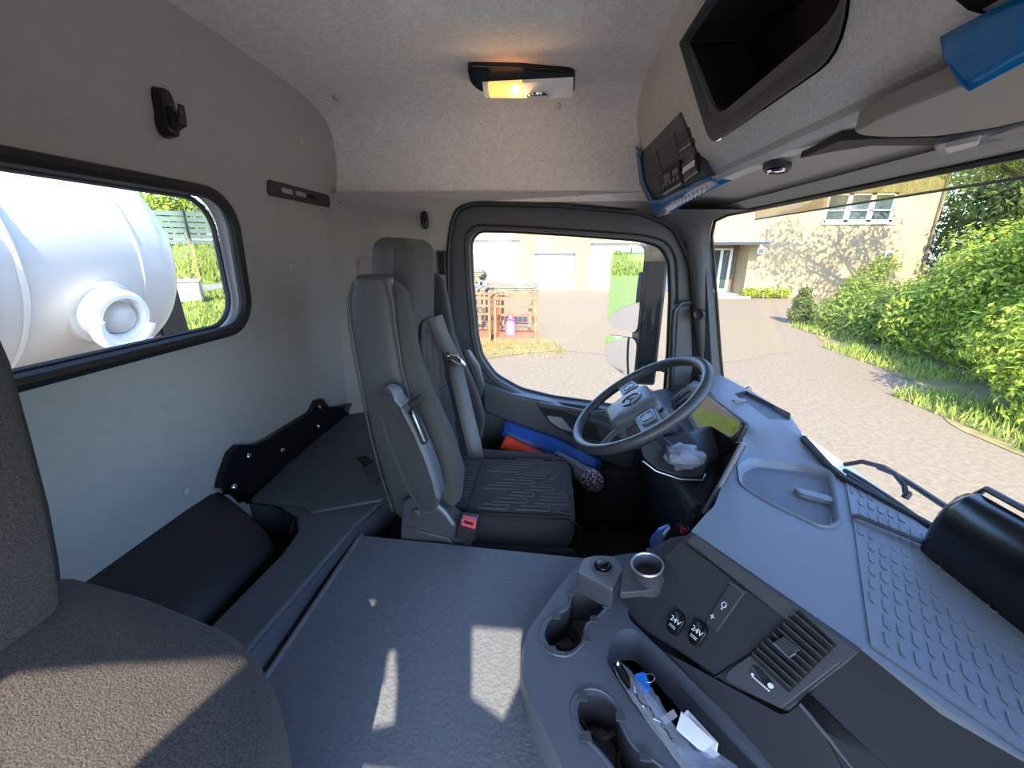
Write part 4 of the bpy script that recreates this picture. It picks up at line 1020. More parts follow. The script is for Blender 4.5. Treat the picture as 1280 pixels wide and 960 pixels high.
for s in (-1, 1):
    g = G(); g.loft([[wp(s * (0.062 + a), -0.080 - 0.6 * a, b) for a, b in ((-0.016, -0.02), (0.016, -0.02), (0.015, -0.003), (-0.015, -0.003))], [wp(s * (0.136 + a), -0.158 - 0.6 * a, b) for a, b in ((-0.014, -0.010), (0.014, -0.010), (0.012, 0.004), (-0.012, 0.004))]]); obj('lower_spoke', g, 'hub', wheel, bevel=0.004)
ec = wp(0, -0.010, 0.0185)
g = G(); g.tube([ec + WU * 0.030 * cos(t) + WW * 0.030 * sin(t) for t in [2 * pi * k / 32 for k in range(32)]], 0.003, 8, True); em = obj('emblem_ring', g, 'gloss_black', wheel)
g = G()
pts = []
for k in range(6):
    a = pi / 2 + k * pi / 3; r = 0.028 if k % 2 == 0 else 0.0055
    pts.append(ec + WU * r * cos(a) + WW * r * sin(a))
g.add(pts + [ec + WN * 0.005], [(k, (k + 1) % 6, 6) for k in range(6)]); obj('emblem_star', g, 'chrome', em, flat=True)
# column
g = G(); cc0 = wp(0, 0, -0.08); cc1 = WC + Vector((0.12, 0, -0.16))
g.tube([cc0, lerp(cc0, cc1, 0.4), cc1], [0.075, 0.07, 0.075], 16); obj('column_cover', g, 'dark', wheel)

# ================================================================== DASHBOARD
dash = thing('dashboard', (0.55, 0.62, 1.3), 'long blue grey dashboard with a dark fascia running under the windscreen', 'dashboard')
DZ = 1.95
P1, P2 = (0.283, 0.679, 1.95), (0.426, 0.451, 1.95)
e_a, e_b = (0.468, 0.377, 1.95), (0.508, 0.326, 1.95)
rear_edge = [P1, (0.347, 0.578, 1.95), P2, e_a, e_b, (0.60, 0.15, 1.95), (0.62, -0.43, 1.95)]
front_edge = [(0.725, -0.43, 1.965), (0.735, 0.3, 1.965), (0.740, 0.65, 1.965), (0.687, 0.875, 1.962), (0.689, 0.933, 1.96), (0.696, 1.057, 1.96), (0.725, 1.2, 1.965), (0.715, 1.4, 1.97), (0.69, 1.62, 1.97)]
left_edge = [(0.62, 1.64, 1.96), (0.585, 1.42, 1.96), (0.579, 1.141, 1.955), (0.504, 0.989, 1.95), (0.419, 0.873, 1.95), (0.358, 0.767, 1.95), (0.324, 0.729, 1.95)]
outl = [tuple(p)[:2] for p in rear_edge + front_edge + left_edge]
tray_o = rpoly([(0.479, 0.945, 1.95)[:2], (0.534, 0.991, 1.95)[:2], (0.637, 0.966, 1.95)[:2], (0.681, 0.916, 1.95)[:2], (0.579, 0.724, 1.95)[:2], (0.536, 0.706, 1.95)[:2], (0.474, 0.788, 1.95)[:2], (0.446, 0.855, 1.95)[:2]], 0.02, 4)
b2_o = rpoly([(0.653, 1.399, 1.965)[:2], (0.699, 1.419, 1.965)[:2], (0.732, 1.201, 1.965)[:2], (0.704, 1.152, 1.965)[:2], (0.658, 1.171, 1.965)[:2]], 0.006, 3)
def dash_z(x, y):
    z = 1.95 + 0.014 * sm(0.60, 0.74, x)
    z += 0.03 * sm(0.98, 1.12, y) * sm(0.50, 0.60, x)          # hood over the instruments
    z -= 0.012 * sm(0.86, 0.80, y) * 0
    return z
g = G(); g.panel(outl, [tray_o, b2_o], lambda x, y: (x, y, dash_z(x, y)), 0.025)
g.skirt([(x, y, dash_z(x, y)) for x, y in outl], (0, 0, -0.03)); obj('dash_top', g, 'dash', dash, angle=50)
cx = sum(p[0] for p in tray_o) / len(tray_o); cy = sum(p[1] for p in tray_o) / len(tray_o)
def tl(k, z): return [(cx + (x - cx) * k, cy + (y - cy) * k, dash_z(x, y) + z) for x, y in tray_o]
g = G(); g.loft([tl(1.03, 0.0005), tl(1.015, 0.004), tl(0.98, 0.003), tl(0.93, -0.004), tl(0.90, -0.016), tl(0.86, -0.018)], cap=False); tr = obj('tray_rim', g, 'dash', dash, angle=40)
g = G(); L = tl(0.87, -0.0175); g.add(L, [tuple(range(len(L)))]); obj('tray_liner', g, 'tray', tr, flat=True)
g = G(); t0, t1 = Vector((0.565, 0.848, 1.948)), Vector((0.618, 0.815, 1.948)); g.prism(rpoly([t0 + Vector((0, 0.014, 0)), t1 + Vector((0.006, 0.014, 0)), t1 + Vector((0.006, -0.014, 0)), t0 + Vector((0, -0.014, 0))], 0.008, 3), (0, 0, -0.012)); obj('tray_tab', g, 'dash', tr, bevel=0.003)
g = G(); L = [(x, y, dash_z(x, y) - 0.012) for x, y in b2_o]; g.loft([[(x, y, dash_z(x, y)) for x, y in b2_o], L], cap=False); g.add(L, [tuple(range(len(L)))]); so_ = obj('defrost_slot', g, 'anth', dash)
g = G(); g.bar((0.615, 1.311, 1.99), (0.655, 1.322, 1.99), 0.012, 0.006); obj('slot_cap', g, 'matedge', so_)
g = G(); sq = (0.303, 0.74, 1.95)
# tread mat with raised L ribs
tm = [(0.677, 0.867, 1.952)[:2], (0.701, 0.852, 1.952)[:2], (0.709, 0.711, 1.952)[:2], (0.700, 0.42), (0.70, -0.3), (0.625, -0.3), (0.514, 0.331, 1.95)[:2], (0.442, 0.454, 1.952)[:2], (0.593, 0.711, 1.952)[:2]]
g = G(); g.panel(tm, [], lambda x, y: (x, y, dash_z(x, y) + 0.003), 0.06); g.skirt([(x, y, dash_z(x, y) + 0.003) for x, y in tm], (0, 0, -0.004)); tmo = obj('tread_mat', g, 'dash', dash)
g = G()
o0 = Vector((0.581, 0.552, 1.955)); e1 = Vector((0.0185, 0.001, 0)); e2 = Vector((-0.0205, -0.0300, 0)); sd = Vector((-0.0115, -0.0172, 0)); ft = Vector((0.0032, -0.0085, 0))
for i in range(-30, 31):
    for j in range(-26, 27):
        p = o0 + e1 * i + e2 * j + e2 * (0.5 * (i % 2))
        pts = [p, p + sd, p + sd + ft * 0.5 + sd * 0.1, p + sd + ft]
        if all(pip(q[:2], tm) for q in (pts[0] - sd * 0.4, pts[-1] + ft * 0.6, pts[0] - e1 * 0.4)):
            L = [Vector((q.x, q.y, dash_z(q.x, q.y) + 0.0036)) for q in pts]
            for a, b in zip(L[:-1], L[1:]): g.bar(a, b, 0.0016, 0.0024)
tb = obj('tread_ribs', g, 'dash', tmo); tb['kind'] = 'stuff'
r0, r1 = Vector((0.61, 0.742, 1.957)), Vector((0.686, 0.631, 1.962))
g = G(); g.tube([r0, lerp(r0, r1, 0.05) + Vector((0, 0, 0.004)), lerp(r0, r1, 0.9) + Vector((0, 0, 0.006)), r1 + Vector((0, 0, 0.004)), r1 + Vector((-0.004, -0.012, -0.002))], 0.0045, 8); obj('clip_bar', g, 'anth', tmo, label='long dark retaining bar')
g = G(); fe = [(p[0] - 0.006, p[1], dash_z(p[0], p[1]) + 0.003) for p in front_edge[:6]]
g.tube(fe, 0.008, 8); obj('front_seal', g, 'rubber', dash)

# fascia facing the passenger
fas = [(0.2793, 0.6768, 1.9511), (0.4276, 0.447, 1.9503), (0.413, 0.4438, 1.9273), (0.3516, 0.4387, 1.8374), (0.2926, 0.4972, 1.8081), (0.2448, 0.5561, 1.7946), (0.1918, 0.6165, 1.7754), (0.1486, 0.6702, 1.7637), (0.1643, 0.6863, 1.7999), (0.245, 0.6758, 1.9025)]
g = G(); g.prism(fas, (0.03, 0.02, -0.03)); fo = obj('fascia_panel', g, 'fascia', dash, bevel=0.004)
# dark edge strip under the blue top
g = G(); g.loft([[(0.2829, 0.6706, 1.9525), (0.4266, 0.4473, 1.9512)], [(0.2836, 0.6645, 1.9538), (0.4211, 0.4453, 1.9476)], [(0.2737, 0.6638, 1.9395), (0.406, 0.4451, 1.9264)], [(0.2745, 0.668, 1.9327), (0.4066, 0.4481, 1.9184)]], closed=False); obj('edge_strip', g, 'anth', fo)
g = G(); g.bar((0.2712, 0.6666, 1.9318), (0.3817, 0.4912, 1.9274), 0.003, 0.002); g.bar((0.3808, 0.5, 1.9341), (0.2826, 0.5079, 1.8047), 0.003, 0.002); obj('panel_joint', g, 'black', fo)
# storage flap with two printed symbols
fl = [(0.2795, 0.5644, 1.8542), (0.3177, 0.5827, 1.9237), (0.3325, 0.5609, 1.9246), (0.293, 0.5455, 1.8559)]
g = G(); g.prism(fl, (0.006, 0.004, -0.006)); flp = obj('socket_cover', g, 'dark', fo, bevel=0.0015)
g = G(); g.tube([(0.3175, 0.5827, 1.9254), (0.3329, 0.5595, 1.9259)], 0.003, 6); g.tube([(0.3186, 0.5783, 1.923), (0.3303, 0.5613, 1.9239)], 0.0015, 6); obj('cover_lip', g, 'anth', flp)
xd = Vector((0.3229, 0.566, 1.9121)) - Vector((0.3068, 0.5898, 1.9111)); yd = Vector((0.3101, 0.5794, 1.9062)) - Vector((0.2919, 0.5696, 1.8722))
text('symbol', '+', 0.016, (0.2896, 0.5624, 1.8693), xd, yd, 'white', flp)
g = G(); c0 = Vector((0.3061, 0.5645, 1.894)); xn, yn = xd.normalized(), yd.normalized()
g.tube([c0 + xn * 0.0035 * cos(t) + yn * 0.0045 * sin(t) for t in [2 * pi * k / 12 for k in range(12)]], 0.0007, 5, True); g.bar(c0 - yn * 0.006, c0 - yn * 0.009, 0.002, 0.001); obj('symbol', g, 'white', flp)
# two 24 V sockets
for (a, b) in (((0.245, 0.5878, 1.8253), 'near'), ((0.2711, 0.5595, 1.8361), 'far')):
    c = Vector(a); fn = xn.cross(yn); fn = fn if fn.x < 0 else -fn
    g = G(); L = []
    sh = [(-0.012, 0.018), (0.004, 0.020), (0.013, 0.010), (0.013, -0.018), (-0.002, -0.022), (-0.012, -0.012)]
    sh = rpoly(sh, 0.006, 3)
    for k, d in ((1.05, -0.002), (1.05, 0.002), (1.0, 0.006), (0.92, 0.007)): L.append([c + xn * u * k + yn * v * k + fn * d for u, v in sh])
    g.loft(L); sk = obj('socket_24v', g, 'gloss_black', fo)
    text('lettering', '24V', 0.0125, c + fn * 0.0078 + yn * 0.003, xd, yd, 'white', sk)
    g = G(); g.bar(c + fn * 0.0078 - yn * 0.007 - xn * 0.006, c + fn * 0.0078 - yn * 0.007 + xn * 0.006, 0.0012, 0.0008); g.bar(c + fn * 0.0078 - yn * 0.010 - xn * 0.006, c + fn * 0.0078 - yn * 0.010 + xn * 0.006, 0.0008, 0.0008); obj('underline', g, 'white', sk)

# air vent
vent = obj('air_vent', G().prism(rpoly([(0.3806, 0.4992, 1.938), (0.4177, 0.4476, 1.943), (0.3442, 0.4428, 1.8367), (0.2928, 0.4968, 1.8138), (0.2981, 0.5029, 1.8267)], 0.006, 3), (0.01, 0.006, -0.01)), 'anth', dash, bevel=0.003)
g = G(); g.prism([(0.3818, 0.5076, 1.95), (0.406, 0.4601, 1.9409), (0.3541, 0.4496, 1.8594), (0.3234, 0.5004, 1.8624)], (0.004, 0.003, -0.004)); obj('vent_cavity', g, 'black', vent)
q00, q10, q11, q01 = [Vector(p) for p in ((0.3785, 0.5068, 1.9476), (0.4039, 0.46, 1.9409), (0.3538, 0.4499, 1.8621), (0.3236, 0.4989, 1.8642))]
for k in range(9):
    t = (k + 0.5) / 9
    a, b = lerp(q00, q01, t), lerp(q10, q11, t)
    g = G(); g.bar(a, b, 0.0022, 0.012, up=(-0.6, -0.4, 0.9)); obj('slat', g, 'anth', vent)
g = G(); g.prism([(0.3495, 0.494, 1.8997), (0.3615, 0.4925, 1.915), (0.3732, 0.4729, 1.9136), (0.3604, 0.4728, 1.8957)], fn * 0.006); obj('vent_tab', g, 'dark', vent, bevel=0.001)
g = G(); g.tube([(0.3454, 0.4893, 1.9033), (0.3565, 0.4695, 1.901), (0.3632, 0.469, 1.9098)], 0.0013, 6); obj('tab_edge', g, 'silver', vent)
g = G(); g.tube([(0.3205, 0.4804, 1.8471), (0.3349, 0.4587, 1.8477)], 0.0012, 6); g.lathe([(0.002, 0), (0.002, 0.002)], (0.322, 0.4818, 1.8486), fn, 8); g.lathe([(0.0035, 0), (0.0035, 0.004)], (0.338, 0.4627, 1.8536), fn, 10); obj('airflow_slider', g, 'white', vent)
g = G(); g.prism(rpoly([(0.3233, 0.49, 1.8559), (0.3308, 0.4827, 1.8597), (0.3413, 0.461, 1.8548), (0.3345, 0.462, 1.8462)], 0.002, 2), (0.003, 0.002, -0.003)); obj('slider_slot', g, 'black', vent)

# lower face to the right of the vent with its step
g = G(); g.loft([[(0.426, 0.45, 1.948), (0.509, 0.326, 1.948), (0.605, 0.15, 1.948), (0.62, -0.43, 1.948)], [(0.371, 0.4401, 1.8656), (0.40, 0.30, 1.80), (0.45, 0.10, 1.80), (0.47, -0.43, 1.80)]], closed=False); obj('glovebox_face', g, 'fascia', dash)
g = G(); g.loft([[(0.3706, 0.439, 1.8641), (0.40, 0.30, 1.798), (0.45, 0.10, 1.798), (0.47, -0.43, 1.798)], [(0.3512, 0.4376, 1.8359), (0.36, 0.30, 1.785), (0.40, 0.10, 1.785), (0.42, -0.43, 1.785)], [(0.3437, 0.4409, 1.8284), (0.35, 0.28, 1.765), (0.39, 0.08, 1.765), (0.41, -0.43, 1.765)], [(0.212, 0.58, 1.775), (0.28, 0.40, 1.74), (0.34, 0.05, 1.70), (0.38, -0.43, 1.70)]], closed=False); obj('lower_ledge', g, 'dark', dash, angle=25)
g = G(); g.loft([[(0.3725, 0.4386, 1.874), (0.3961, 0.3975, 1.8699), (0.4214, 0.357, 1.8686)], [(0.3635, 0.4381, 1.8553), (0.3804, 0.403, 1.8473), (0.3961, 0.3691, 1.8386)]], closed=False); gr = obj('groove_shade', g, 'black', dash, solid=0.002)  # flat black strip, painted shade of the recessed groove
g = G(); g.tube([(0.3626, 0.4369, 1.8569), (0.3795, 0.4019, 1.8488), (0.3951, 0.3682, 1.8402)], 0.0025, 6); obj('groove_highlight', g, 'hub', gr)  # paler tube, painted highlight along the groove
# body behind everything
g = G(); g.loft([[(0.33, 0.66, 1.93), (0.46, 0.46, 1.93), (0.66, 0.1, 1.93), (0.70, 0.1, 1.93), (0.72, 0.9, 1.93), (0.44, 0.84, 1.93)], [(0.34, 0.66, 1.3), (0.46, 0.46, 1.3), (0.66, 0.1, 1.3), (0.74, 0.1, 1.3), (0.74, 0.9, 1.3), (0.42, 0.84, 1.3)]]); obj('dash_core', g, 'dark', dash)
g = G(); pr = [(0.50, 1.92), (0.42, 1.90), (0.36, 1.84), (0.40, 1.70), (0.45, 1.30), (0.74, 1.30), (0.72, 1.93)]
g.prism([(x, 0.80, z) for x, z in pr], (0, 0.86, 0)); obj('knee_panel', g, 'dark', dash, bevel=0.015)
# pod round the column with a chrome trim line
g = G(); pl_ = rpoly([(0.254, 1.0, 1.966), (0.312, 1.05, 1.968), (0.393, 1.05, 1.99), (0.422, 0.98, 1.944), (0.407, 0.96, 1.902), (0.352, 0.96, 1.902), (0.297, 0.97, 1.914), (0.261, 0.99, 1.934)], 0.01, 2)
g.prism(pl_, (0.10, 0.10, -0.02)); pod = obj('ignition_pod', g, 'dark', dash, bevel=0.006)
g = G(); g.tube([(0.261, 0.985, 1.932), (0.292, 0.965, 1.915), (0.351, 0.955, 1.9), (0.406, 0.955, 1.9), (0.413, 0.96, 1.916)], 0.0022, 6); obj('chrome_trim', g, 'silver', pod)
# side air nozzle behind the wheel
g = G(); g.prism([(0.45, 1.42, 1.948), (0.509, 1.42, 2.01), (0.56, 1.42, 1.993), (0.552, 1.42, 1.891), (0.48, 1.42, 1.857)], (0.03, 0.05, 0)); nz = obj('side_nozzle', g, 'anth', dash, bevel=0.004)
g = G()
for k in range(4): g.bar(lerp((0.466, 1.415, 1.942), (0.484, 1.415, 1.884), k / 3), lerp((0.515, 1.415, 1.988), (0.539, 1.415, 1.929), k / 3), 0.004, 0.006)
obj('nozzle_slats', g, 'black', nz)

# instrument display
cl = thing('instrument_display', (0.5, 1.17, 1.9), 'wide glossy instrument display behind the steering wheel', 'display')
c = [(0.499, 1.0, 2.042), (0.456, 1.0, 1.886), (0.461, 1.33, 1.826), (0.515, 1.33, 2.017)]
nrm = (Vector(c[1]) - Vector(c[0])).cross(Vector(c[3]) - Vector(c[0])).normalized()
if nrm.x > 0: nrm = -nrm
g = G(); g.prism(rpoly(c, 0.012, 3), -nrm * 0.02); obj('screen', g, 'screen', cl, bevel=0.002)
cb = [Vector(q) - nrm * 0.004 for q in c]; ctr = sum(cb, Vector()) / 4
cb = [ctr + (q - ctr) * 1.04 for q in cb]
g = G(); g.prism(rpoly(cb, 0.014, 3), -nrm * 0.014); obj('bezel', g, 'rubber', cl, bevel=0.003)
# centre touch display seen edge on
cd = thing('centre_display', (0.40, 0.9, 1.82), 'slim upright touch display seen edge on at the dashboard centre', 'display')
n0, n1 = Vector((0.429, 0.85, 2.057)), Vector((0.373, 0.85, 1.877))
f0, f1 = Vector((0.501, 1.05, 1.965)), Vector((0.43, 1.05, 1.773))
th_ = (f0 - n0).cross(n1 - n0).normalized()
if th_.x < 0: th_ = -th_
g = G(); g.prism([n0, n1, f1, f0], th_ * 0.006); obj('glass_panel', g, 'screen', cd, bevel=0.002)
g = G(); g.tube([n0 + th_ * 0.004, lerp(n0, n1, 0.5) + th_ * 0.005, n1 + th_ * 0.004], 0.006, 8); obj('edge_frame', g, 'button', cd, label='pale grey edge frame')
g = G(); g.prism([n0 + th_ * 0.006, n1 + th_ * 0.006, f1 + th_ * 0.006, f0 + th_ * 0.006], th_ * 0.007); obj('back_housing', g, 'dark', cd, bevel=0.005)
k0, k1 = Vector((0.377, 0.85, 1.899)), Vector((0.345, 0.85, 1.814)); j0, j1 = Vector((0.403, 0.98, 1.833)), Vector((0.355, 0.98, 1.714))
g = G(); g.prism([k0, k1, j1, j0], th_ * 0.02); kp = obj('key_panel', g, 'gloss_black', cd, bevel=0.002)
for i in range(5):
    for j in range(2):
        p = lerp(lerp(k0, j0, 0.3 + 0.35 * j), lerp(k1, j1, 0.3 + 0.35 * j), 0.12 + 0.17 * i) - th_ * 0.002
        g = G(); g.box(p, (0.010, 0.014, 0.012)); obj('key', g, 'dark', kp)
g = G(); g.box(lerp(lerp(k0, j0, 0.25), lerp(k1, j1, 0.25), 0.88) - th_ * 0.003, (0.012, 0.014, 0.014)); obj('hazard_key', g, 'red', kp, label='small red key')
g = G(); g.prism([(0.296, 0.767, 1.83), (0.336, 0.829, 1.83), (0.347, 0.818, 1.83), (0.304, 0.757, 1.83)], (0, 0, -0.03)); obj('foot', g, 'matedge', cd, bevel=0.003)

# clear plastic wrapped switch on the column
bag = thing('wrapped_switch', (0.362, 0.98, 1.949), 'column switch still wrapped in crumpled clear plastic', 'switch')
bc_ = Vector((0.358, 0.97, 1.956))
def crumple(c, r, seed, n=3, amp=0.25, freq=40):
    bm = bmesh.new(); bmesh.ops.create_icosphere(bm, subdivisions=n, radius=1)
    g = G(); vs = []
    for v in bm.verts:
        d = v.co.normalized()
        k = 1 + amp * noise.noise(d * freq * 0.06 + Vector((seed, 0, 0))) + amp * 0.6 * abs(noise.noise(d * freq * 0.14 + Vector((0, seed, 0))))
        vs.append(Vector(c) + Vector((d.x * r[0], d.y * r[1], d.z * r[2])) * k)
    g.add(vs, [[v.index for v in f.verts] for f in bm.faces]); bm.free(); return g
obj('plastic_wrap', crumple(bc_, (0.042, 0.040, 0.028), 3.1, 3, 0.4), 'wrap', bag, angle=10)
g = G(); g.tower([(bc_.x - 0.035, bc_.y - 0.022, bc_.y + 0.022, bc_.z - 0.016, bc_.z + 0.016), (bc_.x + 0.03, bc_.y - 0.02, bc_.y + 0.02, bc_.z - 0.014, bc_.z + 0.014)], e=3, axis='x', roundness=0.008); obj('switch_body', g, 'button', bag)
g = G(); g.tube([bc_ + Vector((-0.02, 0.03, 0)), bc_ + Vector((-0.06, 0.10, 0.02))], 0.014, 10); obj('switch_stalk', g, 'dark', bag)

# ================================================================== CENTRE CONSOLE
CZ = 1.785
con = thing('centre_console', (0.12, 0.45, 1.72), 'low dark grey console on the tunnel with cup holders and long tray', 'console')
co = rpoly([(0.089, 0.773, 1.785)[:2], (0.027, 0.67, 1.785)[:2], (-0.021, 0.582, 1.785)[:2], (-0.028, 0.531, 1.785)[:2], (-0.01, 0.466, 1.785)[:2], (0.024, 0.404, 1.785)[:2], (0.049, 0.356, 1.785)[:2], (0.06, 0.30), (0.10, 0.22), (0.36, 0.22), (0.36, 0.36), (0.356, 0.381, 1.785)[:2], (0.285, 0.468, 1.785)[:2], (0.21, 0.575, 1.785)[:2], (0.165, 0.636, 1.785)[:2], (0.21, 0.705, 1.785)[:2], (0.325, 0.823, 1.785)[:2], (0.233, 0.816, 1.785)[:2]], 0.025, 3)
cup1 = rpoly([(0.108, 0.68, 1.785)[:2], (0.069, 0.679, 1.785)[:2], (0.061, 0.639, 1.785)[:2], (0.02, 0.61, 1.785)[:2], (0.01, 0.576, 1.785)[:2], (0.026, 0.551, 1.785)[:2], (0.056, 0.547, 1.785)[:2], (0.08, 0.571, 1.785)[:2], (0.086, 0.608, 1.785)[:2], (0.111, 0.628, 1.785)[:2], (0.132, 0.654, 1.785)[:2]], 0.012, 3)
cup2 = rpoly([(0.064, 0.462, 1.785)[:2], (0.081, 0.478, 1.785)[:2], (0.106, 0.478, 1.785)[:2], (0.124, 0.461, 1.785)[:2], (0.123, 0.438, 1.785)[:2], (0.136, 0.408, 1.785)[:2], (0.161, 0.396, 1.785)[:2], (0.19, 0.367, 1.785)[:2], (0.185, 0.33), (0.14, 0.33), (0.112, 0.378, 1.785)[:2], (0.093, 0.402, 1.785)[:2], (0.076, 0.417, 1.785)[:2], (0.062, 0.439, 1.785)[:2]], 0.012, 3)
trayc = rpoly([(0.117, 0.537, 1.785)[:2], (0.131, 0.578, 1.785)[:2], (0.152, 0.603, 1.785)[:2], (0.181, 0.605, 1.785)[:2], (0.218, 0.554, 1.785)[:2], (0.328, 0.374, 1.785)[:2], (0.31, 0.32), (0.235, 0.28), (0.225, 0.366, 1.785)[:2], (0.157, 0.456, 1.785)[:2]], 0.012, 3)
def con_z(x, y): return CZ
g = G(); g.panel(co, [cup1, cup2, trayc], lambda x, y: (x, y, con_z(x, y)), 0.04)
ccx = sum(p[0] for p in co) / len(co); ccy = sum(p[1] for p in co) / len(co)
def cl_(k, z): return [(ccx + (x - ccx) * k, ccy + (y - ccy) * k, CZ + z) for x, y in co]
g.loft([cl_(1.0, 0.0), cl_(1.012, -0.004), cl_(1.018, -0.012), cl_(1.02, -0.07)], cap=False); obj('console_top', g, 'console', con, angle=50)
for nm, hole, dep in (('cup_holder', cup1, 0.075), ('cup_holder', cup2, 0.075), ('tray_well', trayc, 0.065)):
    g = G(); hx = sum(p[0] for p in hole) / len(hole); hy = sum(p[1] for p in hole) / len(hole)
    def hl(k, z): return [(hx + (x - hx) * k, hy + (y - hy) * k, CZ + z) for x, y in hole]
    g.loft([hl(1.0, 0.0), hl(0.99, -0.004), hl(0.93, -dep)], cap=False); b = hl(0.93, -dep); g.add(b, [tuple(range(len(b)))])
    ho = obj(nm, g, 'dark' if nm == 'cup_holder' else 'console', con, angle=50)
    if nm == 'cup_holder':
        pts = [(706, 792)] if hole is cup1 else []
def ring(cx_, cy_, r, z, m, par, nm='cup_ring', tr=0.004):
    g = G(); g.tube([(cx_ + r * cos(2 * pi * k / 28), cy_ + r * sin(2 * pi * k / 28), z) for k in range(28)], tr, 6, True); return obj(nm, g, m, par)
q = (0.051, 0.619, 1.74); ring(q[0], q[1], 0.026, 1.735, 'rubber', con); ring(q[0], q[1], 0.020, 1.722, 'rubber', con, tr=0.003)
q = (0.117, 0.707, 1.74); ring(q[0], q[1], 0.020, 1.75, 'rubber', con)
q = (0.1, 0.471, 1.74); ring(q[0], q[1], 0.030, 1.75, 'rubber', con); ring(q[0], q[1], 0.024, 1.735, 'rubber', con, tr=0.003)
q = (0.147, 0.411, 1.74); ring(q[0], q[1], 0.026, 1.74, 'rubber', con)
# raised lips around the cup holders
for hole in (cup1, cup2):
    hx = sum(p[0] for p in hole) / len(hole); hy = sum(p[1] for p in hole) / len(hole)
    g = G(); g.tube([(hx + (x - hx) * 1.16, hy + (y - hy) * 1.14, CZ + 0.0004) for x, y in hole], 0.0022, 6, True); obj('holder_lip', g, 'console', con)
for px in ((0.066, 0.679, 1.787), (0.132, 0.652, 1.787), (0.105, 0.617, 1.787), (0.087, 0.573, 1.787), (0.026, 0.547, 1.787), (0.035, 0.618, 1.787), (0.073, 0.471, 1.787), (0.126, 0.446, 1.787), (0.073, 0.415, 1.787), (0.151, 0.398, 1.787)):
    g = G(); a = random.uniform(0, 1); pv = Vector(px); g.prism(rpoly([pv + Vector((-0.008, -0.006, 0)), pv + Vector((0.008, -0.007, 0)), pv + Vector((0.006, 0.007, 0)), pv + Vector((-0.006, 0.006, 0))], 0.003, 2), (0, 0, 0.004)); obj('grip_tab', g, 'anth', con)
# knob box
kb = rpoly([(0.077, 0.682, 1.835)[:2], (0.09, 0.72, 1.835)[:2], (0.119, 0.734, 1.835)[:2], (0.158, 0.732, 1.835)[:2], (0.17, 0.699, 1.835)[:2], (0.141, 0.642, 1.835)[:2]], [0.004, 0.012, 0.02, 0.02, 0.012, 0.006], 4)
kbx = thing('rotary_switch', (0.133, 0.727, 1.79), 'pale grey box on the console with a round black rotary knob', 'switch')
g = G(); g.prism([(x, y, 1.835) for x, y in kb], (0, 0, -0.05)); obj('switch_box', g, 'anth', kbx, bevel=0.004)
g = G(); g.prism([(x, y, 1.8385) for x, y in kb], (0, 0, -0.003)); obj('top_plate', g, 'matedge', kbx, bevel=0.0015)
q = (0.128, 0.696, 1.84)
g = G(); g.lathe([(0.022, 0), (0.022, 0.003), (0.018, 0.004), (0.016, -0.002)], q, (0, 0, 1), 24); obj('knob_ring', g, 'anth', kbx)
g = G(); g.lathe([(0.015, -0.003), (0.014, 0.007), (0.012, 0.008)], q, (0, 0, 1), 20); g.bar((q[0] - 0.012, q[1] - 0.004, 1.850), (q[0] + 0.012, q[1] + 0.004, 1.850), 0.006, 0.006); obj('knob', g, 'gloss_black', kbx, bevel=0.001)
g = G(); g.bar((q[0] - 0.011, q[1] - 0.004, 1.8535), (q[0] + 0.011, q[1] + 0.004, 1.8535), 0.001, 0.0012); obj('pointer', g, 'belt', kbx)
# ring cup holder beside it
rc = thing('ring_holder', (0.233, 0.754, 1.79), 'round open holder with a bright rim at the foot of the fascia', 'cup holder')
q = Vector((0.203, 0.654, 1.885)); ax = Vector((-0.15, -0.05, 1)).normalized()
g = G(); g.lathe([(0.026, -0.050), (0.028, 0.0), (0.030, 0.004), (0.0275, 0.006), (0.024, 0.0), (0.021, -0.045)], q, ax, 28); obj('holder_cup', g, 'anth', rc)
u, w = frame_of(ax); g = G(); g.tube([q + ax * 0.005 + (u * cos(2 * pi * k / 32) + w * sin(2 * pi * k / 32)) * 0.0285 for k in range(32)], 0.0022, 6, True); obj('rim_ring', g, 'silver', rc)
g = G(); g.lathe([(0.0225, -0.040), (0.002, -0.041)], q, ax, 20); obj('holder_floor', g, 'black', rc)
g = G(); g.prism(rpoly([(0.147, 0.616, 1.855), (0.169, 0.68, 1.865), (0.272, 0.749, 1.88), (0.308, 0.736, 1.9), (0.245, 0.658, 1.87), (0.219, 0.63, 1.855)], 0.008, 3), (0, 0, -0.014)); obj('holder_plinth', g, 'anth', rc, bevel=0.005)
# ignition key with blue tag
ky = thing('blue_tag', (0.268, 0.801, 1.83), 'blue plastic tag sticking up between holder and dashboard', 'tag')
g = G(); g.prism(rpoly([(0.251, 0.8, 1.804), (0.246, 0.8, 1.829), (0.261, 0.8, 1.856), (0.281, 0.8, 1.87), (0.288, 0.8, 1.864), (0.278, 0.8, 1.834), (0.267, 0.8, 1.805)], 0.004, 2), (0.004, 0.012, 0)); obj('tag_body', g, 'blue_key', ky, bevel=0.002)
g = G(); g.bar((0.273, 0.795, 1.852), (0.284, 0.795, 1.872), 0.006, 0.003); obj('tag_edge', g, 'paper', ky)
g = G(); g.lathe([(0.016, -0.035), (0.016, 0.0), (0.012, 0.004)], (0.258, 0.8, 1.8), (0, 0, 1), 16); obj('tag_socket', g, 'dark', ky)

